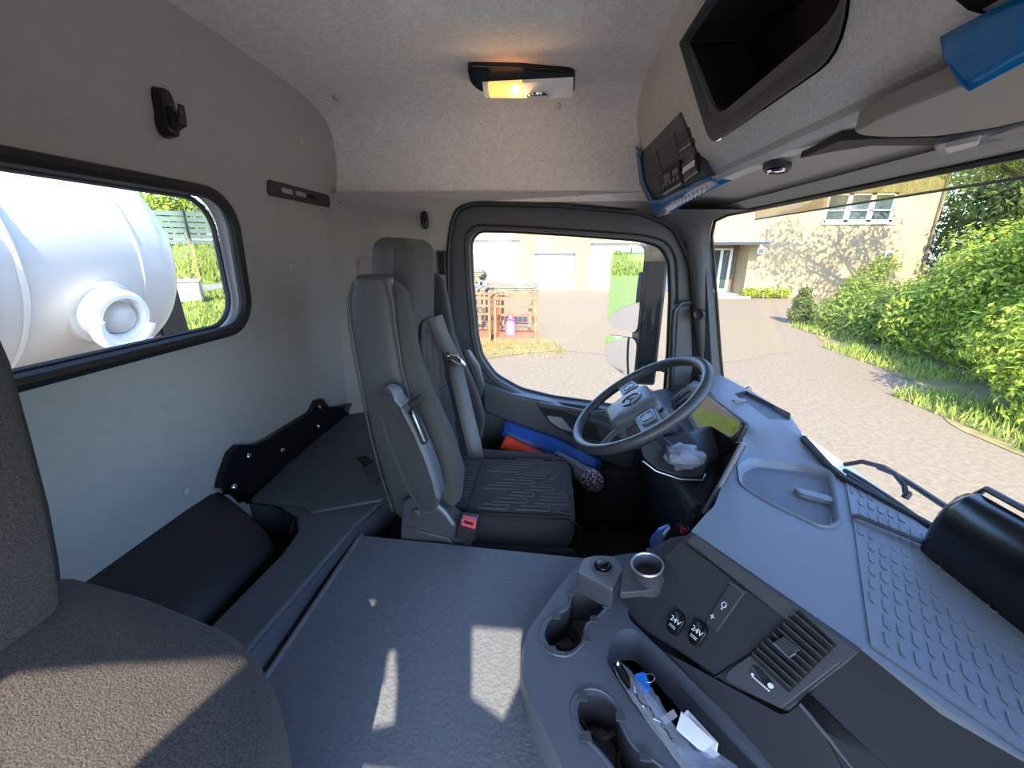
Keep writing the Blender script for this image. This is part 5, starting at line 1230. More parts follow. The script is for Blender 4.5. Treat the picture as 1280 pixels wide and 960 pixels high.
# things in the tray: key bag, key, papers
TZ = 1.74
kbg = thing('clear_bag', (0.193, 0.492, 1.756), 'clear plastic bag with chrome glints lying lengthwise in the tray', 'bag')
g = G(); ctrs = [(0.136, 0.532, 1.783), (0.145, 0.511, 1.788), (0.162, 0.48, 1.791), (0.18, 0.445, 1.791), (0.203, 0.412, 1.788), (0.231, 0.37, 1.786)]
L = []
for i, c in enumerate(ctrs):
    c = Vector(c); wd = 0.009 + 0.007 * min(1, i / 2)
    L.append([c + Vector((0.75 * wd * cos(t), 0.6 * wd * cos(t), 0.8 * wd * sin(t))) * (1 + 0.35 * noise.noise(Vector((i * 1.7, t * 2, 3)))) for t in [2 * pi * k / 12 for k in range(12)]])
def dens_rows(L, n):
    out = []
    for i, (a, b) in enumerate(zip(L[:-1], L[1:])):
        for q in range(n):
            t = q / n
            out.append([lerp(p, r, t) * 1.0 + Vector((0, 0, 0.0022 * noise.noise(Vector((i * 5 + q * 1.9, k * 1.3, 7))))) + Vector((0.0012, -0.001, 0)) * noise.noise(Vector((i * 4 + q * 2.3, k * 2.1, 1))) for k, (p, r) in enumerate(zip(a, b))])
    out.append(L[-1]); return out
g.loft(dens_rows(L, 5)); obj('bag_film', g, 'wrap', kbg, angle=12)
g = G(); g.tube([Vector((0.132, 0.524, 1.798)), Vector((0.141, 0.503, 1.796)), Vector((0.151, 0.486, 1.792))], [0.007, 0.008, 0.006], 8); obj('black_stem', g, 'gloss_black', kbg)
g = G(); g.lathe([(0.004, -0.003), (0.005, 0.0), (0.003, 0.004)], (0.132, 0.517, 1.808), (0, 0, 1), 10); obj('metal_tip', g, 'chrome', kbg)
g = G()
for i in range(5): g.tube([lerp((0.146, 0.481, 1.805), (0.189, 0.411, 1.805), t) + Vector((random.uniform(-0.004, 0.004), random.uniform(-0.004, 0.004), random.uniform(-0.003, 0.001))) for t in [i / 5 + k * 0.06 for k in range(4)]], 0.0012, 5)
obj('foil_crease', g, 'chrome', kbg)
key = thing('blue_key', (0.172, 0.508, 1.786), 'bright blue key fob with a wire ring lying in the tray', 'key')
g = G(); g.prism(rpoly([(0.156, 0.506, 1.801), (0.175, 0.513, 1.801), (0.18, 0.499, 1.798), (0.179, 0.484, 1.796), (0.169, 0.482, 1.796), (0.16, 0.492, 1.799)], 0.005, 3), (0, 0, -0.009)); obj('fob', g, 'blue_key', key, bevel=0.0025)
g = G(); q = Vector((0.179, 0.5, 1.801)); g.tube([q + Vector((0.0085 * cos(t), 0.007 * sin(t), 0.004 * cos(t))) for t in [2 * pi * k / 24 for k in range(24)]], 0.0007, 6, True); obj('key_ring', g, 'chrome', key)
fb = thing('clear_bag', (0.204, 0.49, 1.761), 'flat transparent pouch of small parts beside the blue key', 'bag')
g = G(); a, b, c, d = [Vector(p) for p in ((0.168, 0.494, 1.783), (0.185, 0.498, 1.783), (0.205, 0.455, 1.778), (0.182, 0.447, 1.778))]
rows = []
for i in range(7):
    rows.append([lerp(lerp(a, d, i / 6), lerp(b, c, i / 6), j / 4) + Vector((0, 0, 0.005 * noise.noise(Vector((i * 1.3, j * 1.7, 2))))) for j in range(5)])
g.loft(rows, closed=False); obj('pouch', g, 'wrap', fb, solid=0.002, angle=15)
for i in range(4):
    g = G(); g.lathe([(0.0035, -0.002), (0.0035, 0.002)], lerp(a, c, 0.15 + 0.15 * i) + Vector((0.001 * i, 0.002, -0.005)), (0.3, 0.2, 1), 8); obj('small_part', g, 'wood' if i % 2 else 'silver', fb)
lb = obj('white_label', G().prism([(0.186, 0.45, 1.79), (0.208, 0.463, 1.79), (0.211, 0.453, 1.79), (0.19, 0.44, 1.79)], (0, 0, -0.001)), 'paper'); tag(lb, 'small white paper label in the tray above the folded papers', 'label')
pp = thing('folded_papers', (0.237, 0.449, 1.766), 'white folded paper slips standing in the console tray', 'paper')
g = G(); g.prism([(0.196, 0.418, 1.816), (0.212, 0.446, 1.811), (0.244, 0.41, 1.811), (0.232, 0.405, 1.796), (0.223, 0.406, 1.801)], (0, 0, -0.001)); obj('slip', g, 'paper', pp)
g = G(); g.prism([(0.211, 0.44, 1.813), (0.221, 0.451, 1.806), (0.249, 0.41, 1.806), (0.246, 0.403, 1.791), (0.238, 0.404, 1.791)], (0.003, 0.002, -0.001)); obj('slip', g, 'paper', pp)
g = G(); g.prism([(0.202, 0.424, 1.809), (0.212, 0.441, 1.801), (0.25, 0.402, 1.796), (0.238, 0.402, 1.786)], (0.003, 0.002, -0.0012)); obj('slip', g, 'paper', pp)
fb2 = thing('clear_sheet', (0.237, 0.41, 1.771), 'loose clear plastic sheet crumpled at the bottom end of the tray', 'film')
a, b, c, d = [Vector(p) for p in ((0.189, 0.415, 1.798), (0.228, 0.429, 1.791), (0.299, 0.369, 1.791), (0.223, 0.352, 1.796))]
rows = [[lerp(lerp(a, d, i / 7), lerp(b, c, i / 7), j / 5) + Vector((0, 0, 0.010 * noise.noise(Vector((i * 1.3, j * 1.7, 9))))) for j in range(6)] for i in range(8)]
g = G(); g.loft(rows, closed=False); obj('sheet', g, 'wrap', fb2, solid=0.0015, angle=12)

# black holder on the right of the dash
bh = thing('document_box', (0.70, 0.3, 1.96), 'black padded box standing on the dashboard at the right edge', 'box')
t_ = [(0.688, 0.645, 1.958), (0.69, 0.672, 2.02), (0.7, 0.683, 2.042), (0.71, 0.678, 2.061), (0.73, 0.675, 2.055)]
prf = [(0.655, 1.958), (0.660, 2.01), (0.668, 2.05), (0.682, 2.075), (0.697, 2.083), (0.706, 2.078), (0.712, 1.958)]
g = G(); Lr = []
for y, k in ((0.655, 0.80), (0.648, 0.92), (0.632, 1.0), (0.2, 1.0), (-0.2, 1.0)):
    Lr.append([(0.69 + (x - 0.69) * k, y, 1.958 + (z - 1.958) * k) for x, z in prf])
g.loft(Lr); obj('box_body', g, 'gloss_black', bh, angle=60)
g = G(); g.tube([(0.708, 0.645, 2.072), (0.708, 0.635, 2.090), (0.708, -0.2, 2.090)], 0.005, 6); obj('box_lip', g, 'rubber', bh)

# objects in the driver door
tp = thing('blue_tarp', (0.04, 1.56, 1.673), 'folded blue plastic sheet stuck in the driver door pocket', 'tarp')
ta_ = [(-0.157, 1.6, 1.768), (0.073, 1.58, 1.694), (0.246, 1.55, 1.621)]; tb_ = [(-0.17, 1.56, 1.72), (0.041, 1.54, 1.628), (0.231, 1.52, 1.592)]
rows = []
for i in range(13):
    t = i / 12
    def at3(L, t): return lerp(L[0], L[1], t * 2) if t < 0.5 else lerp(L[1], L[2], t * 2 - 1)
    a, b = at3(ta_, t), at3(tb_, t)
    rows.append([a + Vector((0, 0.03, -0.002))] + [lerp(a, b, j / 5) + Vector((0, -0.012 * sin(pi * j / 5) + 0.004 * noise.noise(Vector((i * 0.9, j, 1))), 0.003 * noise.noise(Vector((i * 0.7, j * 1.1, 5))))) for j in range(6)] + [b + Vector((0, 0.03, -0.03))])
g = G(); g.loft(rows, closed=False); obj('folded_sheet', g, 'blue_tarp', tp, solid=0.003, angle=25)
g = G()
for (a, b) in (((-0.148, 1.575, 1.754), (-0.12, 1.56, 1.736)), ((-0.155, 1.57, 1.734), (-0.128, 1.57, 1.75)), ((-0.077, 1.565, 1.721), (-0.057, 1.555, 1.701))): g.tube([a, b], 0.0012, 5)
obj('fold_glint', g, 'plastic_clear', tp)
ob = thing('orange_bag', (-0.074, 1.52, 1.67), 'orange red plastic bag tucked under the blue sheet in the door', 'bag')
o_t = [(-0.151, 1.535, 1.732), (-0.108, 1.53, 1.715), (-0.042, 1.52, 1.686), (0.021, 1.51, 1.658)]; o_b = [(-0.171, 1.5, 1.695), (-0.106, 1.5, 1.672), (-0.04, 1.49, 1.662), (0.021, 1.49, 1.654)]
rows = []
for i in range(10):
    t = i / 9 * 2.999; k = int(t); f = t - k
    a, b = lerp(o_t[k], o_t[k + 1], f), lerp(o_b[k], o_b[k + 1], f)
    rows.append([a + Vector((0, 0.02, 0))] + [lerp(a, b, j / 5) + Vector((0, -0.010 * sin(pi * j / 5), 0.004 * noise.noise(Vector((i * 1.5, j * 1.5, 3))))) for j in range(6)] + [b + Vector((0, 0.02, -0.02))])
g = G(); g.loft(rows, closed=False); obj('bag_skin', g, 'orange', ob, solid=0.002, angle=20)
br = thing('wool_brush', (0.132, 1.45, 1.663), 'grey sleeved brush with a dark speckled woolly head by the seat', 'brush')
h0, h1 = Vector((0.051, 1.47, 1.687)), Vector((0.178, 1.42, 1.623))
g = G(); g.tube([h0 + (h0 - h1) * 0.05, h0, lerp(h0, h1, 0.3), lerp(h0, h1, 0.8), h1], [0.012, 0.020, 0.028, 0.034, 0.034], 14); obj('sleeve', g, 'brush_handle', br)
g = G(); dr = (h1 - h0).normalized()
g.tube([h1 - dr * 0.02, h1, h1 + dr * 0.025, h1 + dr * 0.05, h1 + dr * 0.065], [0.037, 0.042, 0.043, 0.032, 0.012], 16); obj('wool_head', g, 'speckle', br)
g = G(); off = Vector((-0.005, -0.020, 0.021)); g.tube([lerp(h0, h1, 0.15) + off * 0.85, lerp(h0, h1, 0.9) + off * 1.25], 0.0015, 5); obj('sleeve_seam', g, 'dark', br)
g = G(); g.box(h0 + Vector((0.004, -0.018, 0.01)), (0.010, 0.006, 0.008)); obj('hang_hole', g, 'dark', br)

# ================================================================== OUTSIDE THE CAB
g = G(); g.add([(-160, -120, 0), (160, -120, 0), (160, 160, 0), (-160, 160, 0)], [(0, 1, 2, 3)]); struct('ground', g, 'asphalt', flat=True)
def patch(name, pts, m, z=0.006):
    g = G(); p = [(x, y, z) for x, y in pts]; g.add(p, [tuple(range(len(p)))]); return struct(name, g, m, flat=True)
def ragged(pts, n, amp, seed):
    out = []
    for i, a in enumerate(pts):
        b = pts[(i + 1) % len(pts)]
        for k in range(n):
            t = k / n; p = Vector(a) * (1 - t) + Vector(b) * t
            q = noise.noise_vector(Vector((p.x * 1.3, p.y * 1.3, seed))) * amp
            out.append((p.x + q.x, p.y + q.y))
    return out
patch('gravel_strip', ragged([(-2.564, 10.54, 0.0)[:2], (0.392, 10.411, 0.0)[:2], (2.369, 10.226, 0.0)[:2], (4.2, 9.743, 0.0)[:2], (6.341, 10.895, 0.0)[:2], (8.39, 16.317, 0.0)[:2], (0.3, 20.712, 0.0)[:2], (-5.617, 20.23, 0.0)[:2]], 8, 0.35, 2), 'gravel')
patch('bounce_apron', [(-6, -14), (7, -14), (7, -0.9), (-6, -0.9)], 'concrete')  # unseen pale ground added to bounce sunlight into the cab
patch('verge', ragged([(-2.207, 9.003, 0.0)[:2], (-0.811, 9.967, 0.0)[:2], (0.501, 10.602, 0.0)[:2], (0.205, 12.035, 0.0)[:2], (-2.853, 11.786, 0.0)[:2]], 10, 0.18, 5), 'drygrass', 0.012)
patch('lawn', ragged([(-3.2, 6.8), (-4.0, 14), (-12, 24), (-60, 90), (-90, 60), (-60, 14), (-30, 9.0), (-12, 7.4)], 10, 0.4, 3), 'grass', 0.010)
patch('lawn_right', ragged([(6.1, 3.0), (6.0, 5.6), (7.2, 8.4), (8.0, 12.5), (8.8, 15.2), (12, 18), (30, 20), (40, 3)], 8, 0.3, 4), 'drygrass', 0.010)
patch('concrete_path', [(-17.64, 16.899, 0.0)[:2], (-24.453, 31.268, 0.0)[:2], (-31.903, 43.146, 0.0)[:2], (-27.433, 26.68, 0.0)[:2]], 'concrete', 0.03)

def blades(name, boxes, n, h, m, label, cat, seed, wid=0.02, parent=None):
    rnd = random.Random(seed); V = []; F = []
    for i in range(n):
        x0, y0, x1, y1 = rnd.choice(boxes)
        x, y = rnd.uniform(x0, x1), rnd.uniform(y0, y1)
        a = rnd.uniform(0, 2 * pi); hh = h * rnd.uniform(0.5, 1.3); lx, ly = rnd.uniform(-.5, .5) * hh, rnd.uniform(-.5, .5) * hh
        o = len(V); w = wid * rnd.uniform(.6, 1.2)
        V += [(x - w * cos(a), y - w * sin(a), 0), (x + w * cos(a), y + w * sin(a), 0), (x + lx, y + ly, hh)]; F.append((o, o + 1, o + 2))
    g = G(); g.v = [Vector(v) for v in V]; g.f = F
    o = obj(name, g, m, parent, flat=True); o['kind'] = 'stuff'
    if not parent: tag(o, label, cat)
    return o
blades('grass_tufts', [(-2.4, 9.7, 0.5, 11.0), (-2.2, 10.6, 0.3, 11.4)], 1400, 0.07, 'drygrass', 'dry yellowish grass fringe in front of the rusty cages', 'grass', 11)
blades('grass_tufts', [(-14, 9, -6, 16), (-24, 16, -12, 26), (-10, 7.6, -4, 10)], 9000, 0.22, 'blade', 'bright green lawn grass seen through the rear window', 'grass', 12, 0.05)
blades('grass_tufts', [(6.2, 5.2, 7.4, 7.6), (7.4, 8.4, 8.6, 11.5), (8.4, 12, 9.6, 15), (6.1, 3.4, 7.0, 5.4)], 3500, 0.20, 'blade', 'tufts of grass along the edge of the yard under the bright hedge', 'grass', 13, 0.018)

# foliage -----------------------------------------------------------
def foliage(blobs, n, size, seed, flat_=0.75):
    rnd = random.Random(seed); V = []; F = []
    wts = [b[3] * b[3] if len(b) > 3 else 1 for b in blobs]
    vol = [b[1] ** 2 for b in blobs]; tot = sum(vol)
    for (c, r, *_), w in zip(blobs, vol):
        c = Vector(c)
        for i in range(int(n * w / tot)):
            d = Vector((rnd.gauss(0, 1), rnd.gauss(0, 1), rnd.gauss(0, 1))).normalized()
            lump = 1 + 0.28 * noise.noise(d * 2.3 + c) + 0.16 * noise.noise(d * 6.1 + c)
            p = c + d * r * lump * (rnd.random() ** 0.22) * 1.0
            p.z = c.z + (p.z - c.z) * flat_ if flat_ != 1 else p.z
            if p.z < 0.05: continue
            nrm = (d + Vector((rnd.gauss(0, .6), rnd.gauss(0, .6), rnd.gauss(0.35, .6)))).normalized()
            u, w_ = frame_of(nrm); a = rnd.uniform(0, 2 * pi)
            t = u * cos(a) + w_ * sin(a); b = nrm.cross(t); s = size * rnd.uniform(0.6, 1.35)
            o = len(V)
            V += [p - t * s, p + b * s * 0.42 + nrm * s * 0.12, p + t * s, p - b * s * 0.42 + nrm * s * 0.12]
            F += [(o, o + 1, o + 2), (o, o + 2, o + 3)]
    g = G(); g.v = V; g.f = F; return g
def bush(name, label, cat, base, blobs, n, size, m, seed, stems=5, group=None, flat_=0.9, trunk=None):
    t = thing(name, base, label, cat, group)
    f = obj('foliage', foliage(blobs, n, size, seed, flat_), m, t, flat=True); f['kind'] = 'stuff'
    rnd = random.Random(seed + 1)
    if trunk:
        g = G(); g.tube([Vector(base), Vector(base) + Vector((0.05, 0.0, trunk[0] * 0.5)), Vector(base) + Vector((-0.05, 0.05, trunk[0]))], [trunk[1], trunk[1] * .85, trunk[1] * .6], 10); obj('trunk', g, 'bark', t)
    g = G()
    for c, r, *_ in (blobs * 3)[:stems]:
        b0 = Vector(base) + Vector((rnd.uniform(-.2, .2), rnd.uniform(-.2, .2), trunk[0] * .8 if trunk else 0)); b1 = Vector(c) + Vector((rnd.uniform(-.4, .4) * r, rnd.uniform(-.4, .4) * r, 0.3 * r))
        md = lerp(b0, b1, 0.5) + Vector((rnd.uniform(-.15, .15), rnd.uniform(-.15, .15), 0.15))
        g.tube([b0, md, b1], [0.045 * (2 if trunk else 1), 0.03 * (2 if trunk else 1), 0.012], 6)
    obj('branches', g, 'bark', t)
    return t
bush('leafy_bush', 'low spreading bush at the far left end of the hedge by the yard', 'bush', (9.9, 14.2, 0), [((9.6, 14.4, .45), .8), ((10.3, 13.2, .6), 1.1), ((9.4, 12.6, .5), .9), ((10.6, 14.8, .7), 1.0), ((11.3, 13.6, .8), 1.1)], 11000, 0.075, 'leaf_mid', 21)
bush('leafy_bush', 'bright lime green bush in the middle of the hedge, pale leaves in sun', 'bush', (9.8, 10.0, 0), [((9.3, 10.6, .9), 1.1), ((9.6, 9.6, 1.7), 1.2), ((10.2, 10.4, 2.0), 1.3), ((10.4, 9.0, 2.6), 1.2), ((9.5, 9.2, .8), 1.1), ((10.4, 11.2, 1.2), 1.1)], 20000, 0.07, 'leaf', 22)
bush('leafy_bush', 'tall yellow green bush at the right edge towering over the hedge', 'bush', (9.3, 7.2, 0), [((8.8, 7.8, 1.0), 1.1), ((9.4, 7.2, 2.0), 1.3), ((9.6, 8.2, 2.7), 1.1), ((9.2, 6.3, 2.9), 1.2), ((8.6, 6.6, 1.2), 1.1), ((9.8, 6.6, 3.4), 1.0)], 22000, 0.065, 'leaf', 23)
bush('leafy_bush', 'nearest bright bush in the lower right hanging over the kerbless verge', 'bush', (7.9, 5.3, 0), [((7.3, 5.9, .7), .85), ((7.9, 5.0, 1.3), 1.0), ((7.6, 6.6, 1.0), .9), ((8.4, 5.8, 2.0), 1.0), ((7.4, 4.6, .7), .8), ((8.2, 4.4, 2.0), .9)], 20000, 0.055, 'leaf', 24)
bush('conifer_shrub', 'small pointed dark green shrub standing left of the hedge end', 'shrub', (9.1, 15.6, 0), [((9.1, 15.6, .3), .42), ((9.1, 15.6, .75), .33), ((9.1, 15.6, 1.1), .2)], 2600, 0.05, 'leaf_dark', 25, 3)
for i, (x, lab) in enumerate(((11.1, 'left one of the little shrubs at the foot of the brick wall'), (12.0, 'middle one of the little shrubs at the foot of the brick wall'), (12.9, 'right one of the little shrubs at the foot of the brick wall'))):
    bush('wall_shrub', lab, 'shrub', (x, 24.4, 0), [((x, 24.4, .25), .36), ((x + .3, 24.4, .3), .3)], 900, 0.06, 'leaf', 30 + i, 3, 'shrubs at the brick wall')
bush('young_tree', 'thin young tree with sparse leaves before the right part of the brick wall', 'tree', (15.2, 21.5, 0), [((15.2, 21.5, 1.2), .8), ((15.7, 21.3, 1.9), .55), ((14.7, 21.6, .6), .6)], 1600, 0.08, 'leaf_mid', 36, 5)
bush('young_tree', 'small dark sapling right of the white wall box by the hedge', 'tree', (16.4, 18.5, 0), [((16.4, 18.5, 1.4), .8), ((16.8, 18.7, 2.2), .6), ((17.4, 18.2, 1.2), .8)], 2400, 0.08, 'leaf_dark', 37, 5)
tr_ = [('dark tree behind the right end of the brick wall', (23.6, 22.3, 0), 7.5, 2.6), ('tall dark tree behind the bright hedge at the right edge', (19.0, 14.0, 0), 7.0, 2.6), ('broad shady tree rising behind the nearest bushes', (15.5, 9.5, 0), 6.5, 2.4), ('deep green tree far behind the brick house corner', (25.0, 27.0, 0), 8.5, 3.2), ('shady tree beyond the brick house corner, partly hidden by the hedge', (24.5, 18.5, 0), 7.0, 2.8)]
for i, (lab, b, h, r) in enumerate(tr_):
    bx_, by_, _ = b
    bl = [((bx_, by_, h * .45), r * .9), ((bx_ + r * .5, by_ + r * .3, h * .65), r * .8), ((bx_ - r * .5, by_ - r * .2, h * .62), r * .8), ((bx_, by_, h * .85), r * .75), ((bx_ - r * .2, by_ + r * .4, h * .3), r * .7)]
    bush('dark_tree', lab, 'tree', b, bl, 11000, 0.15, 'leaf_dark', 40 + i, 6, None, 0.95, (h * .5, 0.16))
# loose crown whose shade falls on the brick wall
bush('open_tree', 'open crowned tree whose branches reach in above the brick wall window', 'tree', (19.2, 18.2, 0), [((16.6, 18.6, 6.6), 1.3), ((17.6, 19.2, 7.6), 1.4), ((18.6, 18.4, 6.4), 1.2), ((15.4, 19.0, 7.4), 1.2), ((14.0, 18.8, 6.6), 1.2), ((12.6, 19.2, 6.9), 1.2), ((17.0, 18.0, 8.6), 1.2), ((15.6, 18.6, 6.0), 1.0), ((13.2, 18.6, 8.0), 1.1)], 3000, 0.13, 'leaf_mid', 50, 14, None, 0.9, (5.5, 0.14))

# ------------------------------------------------------------------ garage building
gar = thing('garage_building', (1.5, 30, 0), 'low yellowish garage building with white doors across the yard', 'building')
g = G(); outer = [(-12, 0), (9.2, 0), (9.2, 3.75), (-12, 3.75)]
holes = [[(-6.2, 0.01), (-1.83, 0.01), (-1.83, 3.36), (-6.2, 3.36)], [(-0.83, 0.01), (1.86, 0.01), (1.86, 2.52), (-0.83, 2.52)], [(2.8, 0.01), (8.4, 0.01), (8.4, 3.15), (2.8, 3.15)]]
g.panel(outer, holes, lambda x, z: (x, 28.8, z))
for h in holes: g.skirt([(x, 28.8, z) for x, z in h], (0, 0.25, 0))
g.box((-1.4, 31.5, 1.87), (21.2, 0.2, 3.74)); obj('wall', g, 'plaster', gar, flat=True)
g = G(); g.box((-1.4, 30.1, 4.2), (21.4, 2.9, 0.9)); obj('roof_band', g, 'garagewhite', gar)
for nm, (x0, x1, z1) in (('big_door', (-6.2, -1.83, 3.36)), ('roller_door', (-0.83, 1.86, 2.52)), ('wide_door', (2.8, 8.4, 3.15))):
    dr = obj(nm, G().box(((x0 + x1) / 2, 29.12, z1 / 2), (x1 - x0, 0.08, z1)), 'garagewhite', gar)
    n = 6
    for k in range(n):
        g = G(); g.box(((x0 + x1) / 2, 29.06, z1 * (k + .5) / n), (x1 - x0 - 0.06, 0.05, z1 / n - 0.02)); obj('door_section', g, 'garagewhite', dr)
    g = G(); g.box(((x0 + x1) / 2, 28.85, z1 + 0.02 - 0.10), (x1 - x0, 0.14, 0.16)); obj('lintel', g, 'concrete', dr)
g = G(); g.box((0.9, 28.70, 3.88), (0.28, 0.14, 0.18)); g.box((0.9, 28.62, 3.78), (0.10, 0.10, 0.06)); obj('wall_lamp', g, 'dark', gar)

# ------------------------------------------------------------------ brick building
bb = thing('brick_building', (15, 27, 0), 'sunlit yellow brick building with a white three pane window', 'building')
g = G(); outer = [(11.2, -0.1), (20.45, -0.1), (20.45, 7.6), (8.2, 7.6), (8.2, 2.95), (11.2, 2.95)]
wx0, wx1, wz0_, wz1_ = 14.75, 18.2, 3.95, 5.42
hw = [(wx0, wz0_), (wx1, wz0_), (wx1, wz1_), (wx0, wz1_)]
g.panel(outer, [hw], lambda x, z: (x, 25.0, z)); g.skirt([(x, 25, z) for x, z in hw], (0, 0.2, 0))
g.loft([[(20.45, 25, 0), (20.45, 25, 7.6)], [(20.45, 34, 0), (20.45, 34, 7.6)]], closed=False)
g.loft([[(11.2, 25, 0), (11.2, 25, 3.1)], [(11.2, 26.6, 0), (11.2, 26.6, 3.1)]], closed=False)
g.loft([[(8.2, 26.6, 0), (8.2, 26.6, 3.1)], [(11.2, 26.6, 0), (11.2, 26.6, 3.1)]], closed=False)
obj('brick_wall', g, 'brick', bb, flat=True)
wf = obj('window_frame', G(), 'frame_white', bb)
g = G()
g.box(((wx0 + wx1) / 2, 25.02, wz0_ - 0.04), (wx1 - wx0 + 0.2, 0.2, 0.10)); wf2 = obj('window_sill', g, 'frame_white', bb)
bpy.data.objects.remove(wf)
for k in range(3):
    x0 = wx0 + (wx1 - wx0) * k / 3; x1 = wx0 + (wx1 - wx0) * (k + 1) / 3
    g = G()
    for (a, b, c, d) in ((x0, x0 + .12, wz0_, wz1_), (x1 - .12, x1, wz0_, wz1_), (x0, x1, wz0_, wz0_ + .14), (x0, x1, wz1_ - .12, wz1_), (x0, x1, wz0_ + 0.58, wz0_ + 0.64)):
        g.box(((a + b) / 2, 25.12, (c + d) / 2), (b - a, 0.10, d - c))
    fr = obj('window_frame', g, 'frame_white', bb)
    g = G(); g.box(((x0 + x1) / 2, 25.16, (wz0_ + wz1_) / 2), (x1 - x0 - .1, 0.02, wz1_ - wz0_ - .1)); obj('pane', g, 'darkglass', fr)
for x, z in ((11.75, 2.52), (18.4, 2.32)):
    g = G(); g.box((x, 24.93, z), (0.36, 0.14, 0.36)); vb_ = obj('wall_vent', g, 'frame_white', bb, bevel=0.03)
    g = G(); g.box((x, 24.85, z - .02), (0.22, 0.02, 0.22)); obj('vent_grille', g, 'matedge', vb_)
g = G(); g.box((9.9, 25.2, 2.98), (3.6, 2.8, 0.10)); g.box((9.9, 25.2, 2.88), (3.4, 2.6, 0.08)); obj('entrance_canopy', g, 'matedge', bb)
g = G(); g.box((10.3, 26.5, 1.35), (1.25, 0.06, 2.6)); ed = obj('entrance_door', g, 'frame_white', bb)
for x in (10.02, 10.55):
    g = G(); g.box((x, 26.44, 1.45), (0.34, 0.06, 2.2)); obj('pane', g, 'darkglass', ed)
g = G(); g.box((10.98, 26.44, 1.4), (0.12, 0.1, 2.8)); obj('post', g, 'bark', bb)
g = G(); g.box((9.9, 25.2, 0.06), (2.5, 2.7, 0.12)); obj('doorstep', g, 'concrete', bb)
g = G(); g.tube([(20.3, 24.94, 0), (20.3, 24.94, 7.4)], 0.06, 8); obj('downpipe', g, 'bark', bb)
g = G(); g.box((14.3, 29.0, 7.75), (12.6, 8.4, 0.3)); obj('roof', g, 'bark', bb)

# ------------------------------------------------------------------ rusty cages and timber in the yard
def cage(name, x0, x1, y0, y1, h, label):
    t = thing(name, ((x0 + x1) / 2, (y0 + y1) / 2, 0), label, 'cage', 'rusty cages')
    w = 0.07
    for x in (x0, x1):
        for y in (y0, y1):
            obj('post', G().box((x, y, h / 2), (w, w, h)), 'rust', t)
    for z in (0.14, h * .5, h - .04):
        for a, b in (((x0, y0, z), (x1, y0, z)), ((x0, y1, z), (x1, y1, z)), ((x0, y0, z), (x0, y1, z)), ((x1, y0, z), (x1, y1, z))):
            if z == h * .5 and a[1] == y0 and b[1] == y0: continue
            obj('rail', G().bar(a, b, 0.05, 0.06), 'rust', t)
    obj('front_rail', G().bar((x0, y0, h * .80), (x1, y0, h * .80), 0.05, 0.05), 'rust', t)
    obj('floor_plate', G().box(((x0 + x1) / 2, (y0 + y1) / 2, 0.12), (x1 - x0, y1 - y0, 0.05)), 'rust', t)
    obj('front_skid', G().box(((x0 + x1) / 2, y0, 0.10), (x1 - x0, 0.06, 0.16)), 'rust', t)
    g = G()
    for k in range(1, 8): g.bar((x0 + (x1 - x0) * k / 8, y1, 0.1), (x0 + (x1 - x0) * k / 8, y1, h), 0.012, 0.012)
    for k in range(1, 6): g.bar((x0, y0 + (y1 - y0) * k / 6, 0.1), (x0, y0 + (y1 - y0) * k / 6, h), 0.012, 0.012); g.bar((x1, y0 + (y1 - y0) * k / 6, 0.1), (x1, y0 + (y1 - y0) * k / 6, h), 0.012, 0.012)
    for k in range(1, 6): g.bar((x0, y1, h * k / 6), (x1, y1, h * k / 6), 0.012, 0.012); g.bar((x1, y0, h * k / 6), (x1, y1, h * k / 6), 0.012, 0.012)
    m = obj('mesh_wires', g, 'rust', t); m['kind'] = 'stuff'
    return t
cage('rusty_cage', -1.38, -0.27, 11.25, 12.4, 1.30, 'right rusty orange steel cage pallet standing in the yard')
cage('rusty_cage', -2.75, -1.55, 11.35, 12.5, 1.30, 'left rusty orange steel cage pallet cut by the window frame')
pk_ = thing('pink_sack', (-1.0, 12.0, 0.15), 'pink plastic sack inside the right rusty cage', 'sack')
g = G(); g.tower([(0.16, -1.18, -0.86, 11.8, 12.1), (0.55, -1.15, -0.88, 11.82, 12.1)], e=3, roundness=0.06); obj('sack_body', g, 'pink', pk_)
g = G(); g.tower([(0.60, -1.05, -0.97, 11.9, 12.0), (0.68, -1.08, -0.95, 11.9, 12.02)], e=2.5, roundness=0.02); obj('sack_neck', g, 'pink', pk_)
rnd = random.Random(5)
def planks(name, label, x0, x1, y0, y1, z0, rows, cols, along='x'):
    t = thing(name, ((x0 + x1) / 2, (y0 + y1) / 2, 0), label, 'timber')
    for r in range(rows):
        for c in range(cols):
            z = z0 + r * 0.065
            if along == 'x':
                yy = y0 + (y1 - y0) * (c + .5) / cols; g = G().box(((x0 + x1) / 2 + rnd.uniform(-.08, .08), yy, z), (x1 - x0, (y1 - y0) / cols - .03, 0.05))
            else:
                xx = x0 + (x1 - x0) * (c + .5) / cols; g = G().box((xx, (y0 + y1) / 2 + rnd.uniform(-.1, .1), z), ((x1 - x0) / cols - .03, y1 - y0, 0.05))
            obj('plank', g, 'wood', t)
    for x in (x0 + .2, x1 - .2):
        for y in (y0 + .15, y1 - .15): obj('bearer', G().box((x, y, (z0 - .03) / 2), (0.1, 0.1, z0 - .03)), 'wood', t)
    return t
planks('timber_stack', 'stack of weathered boards behind the right rusty cage', -1.7, -0.3, 13.0, 14.6, 1.28, 3, 8)
planks('timber_stack', 'stack of pale boards behind the left rusty cage', -3.3, -1.9, 13.0, 14.8, 1.25, 2, 7, 'y')
planks('timber_stack', 'grey slatted crate pile against the big white door, highest at the left', -4.2, -2.35, 15.2, 16.6, 1.45, 6, 5)
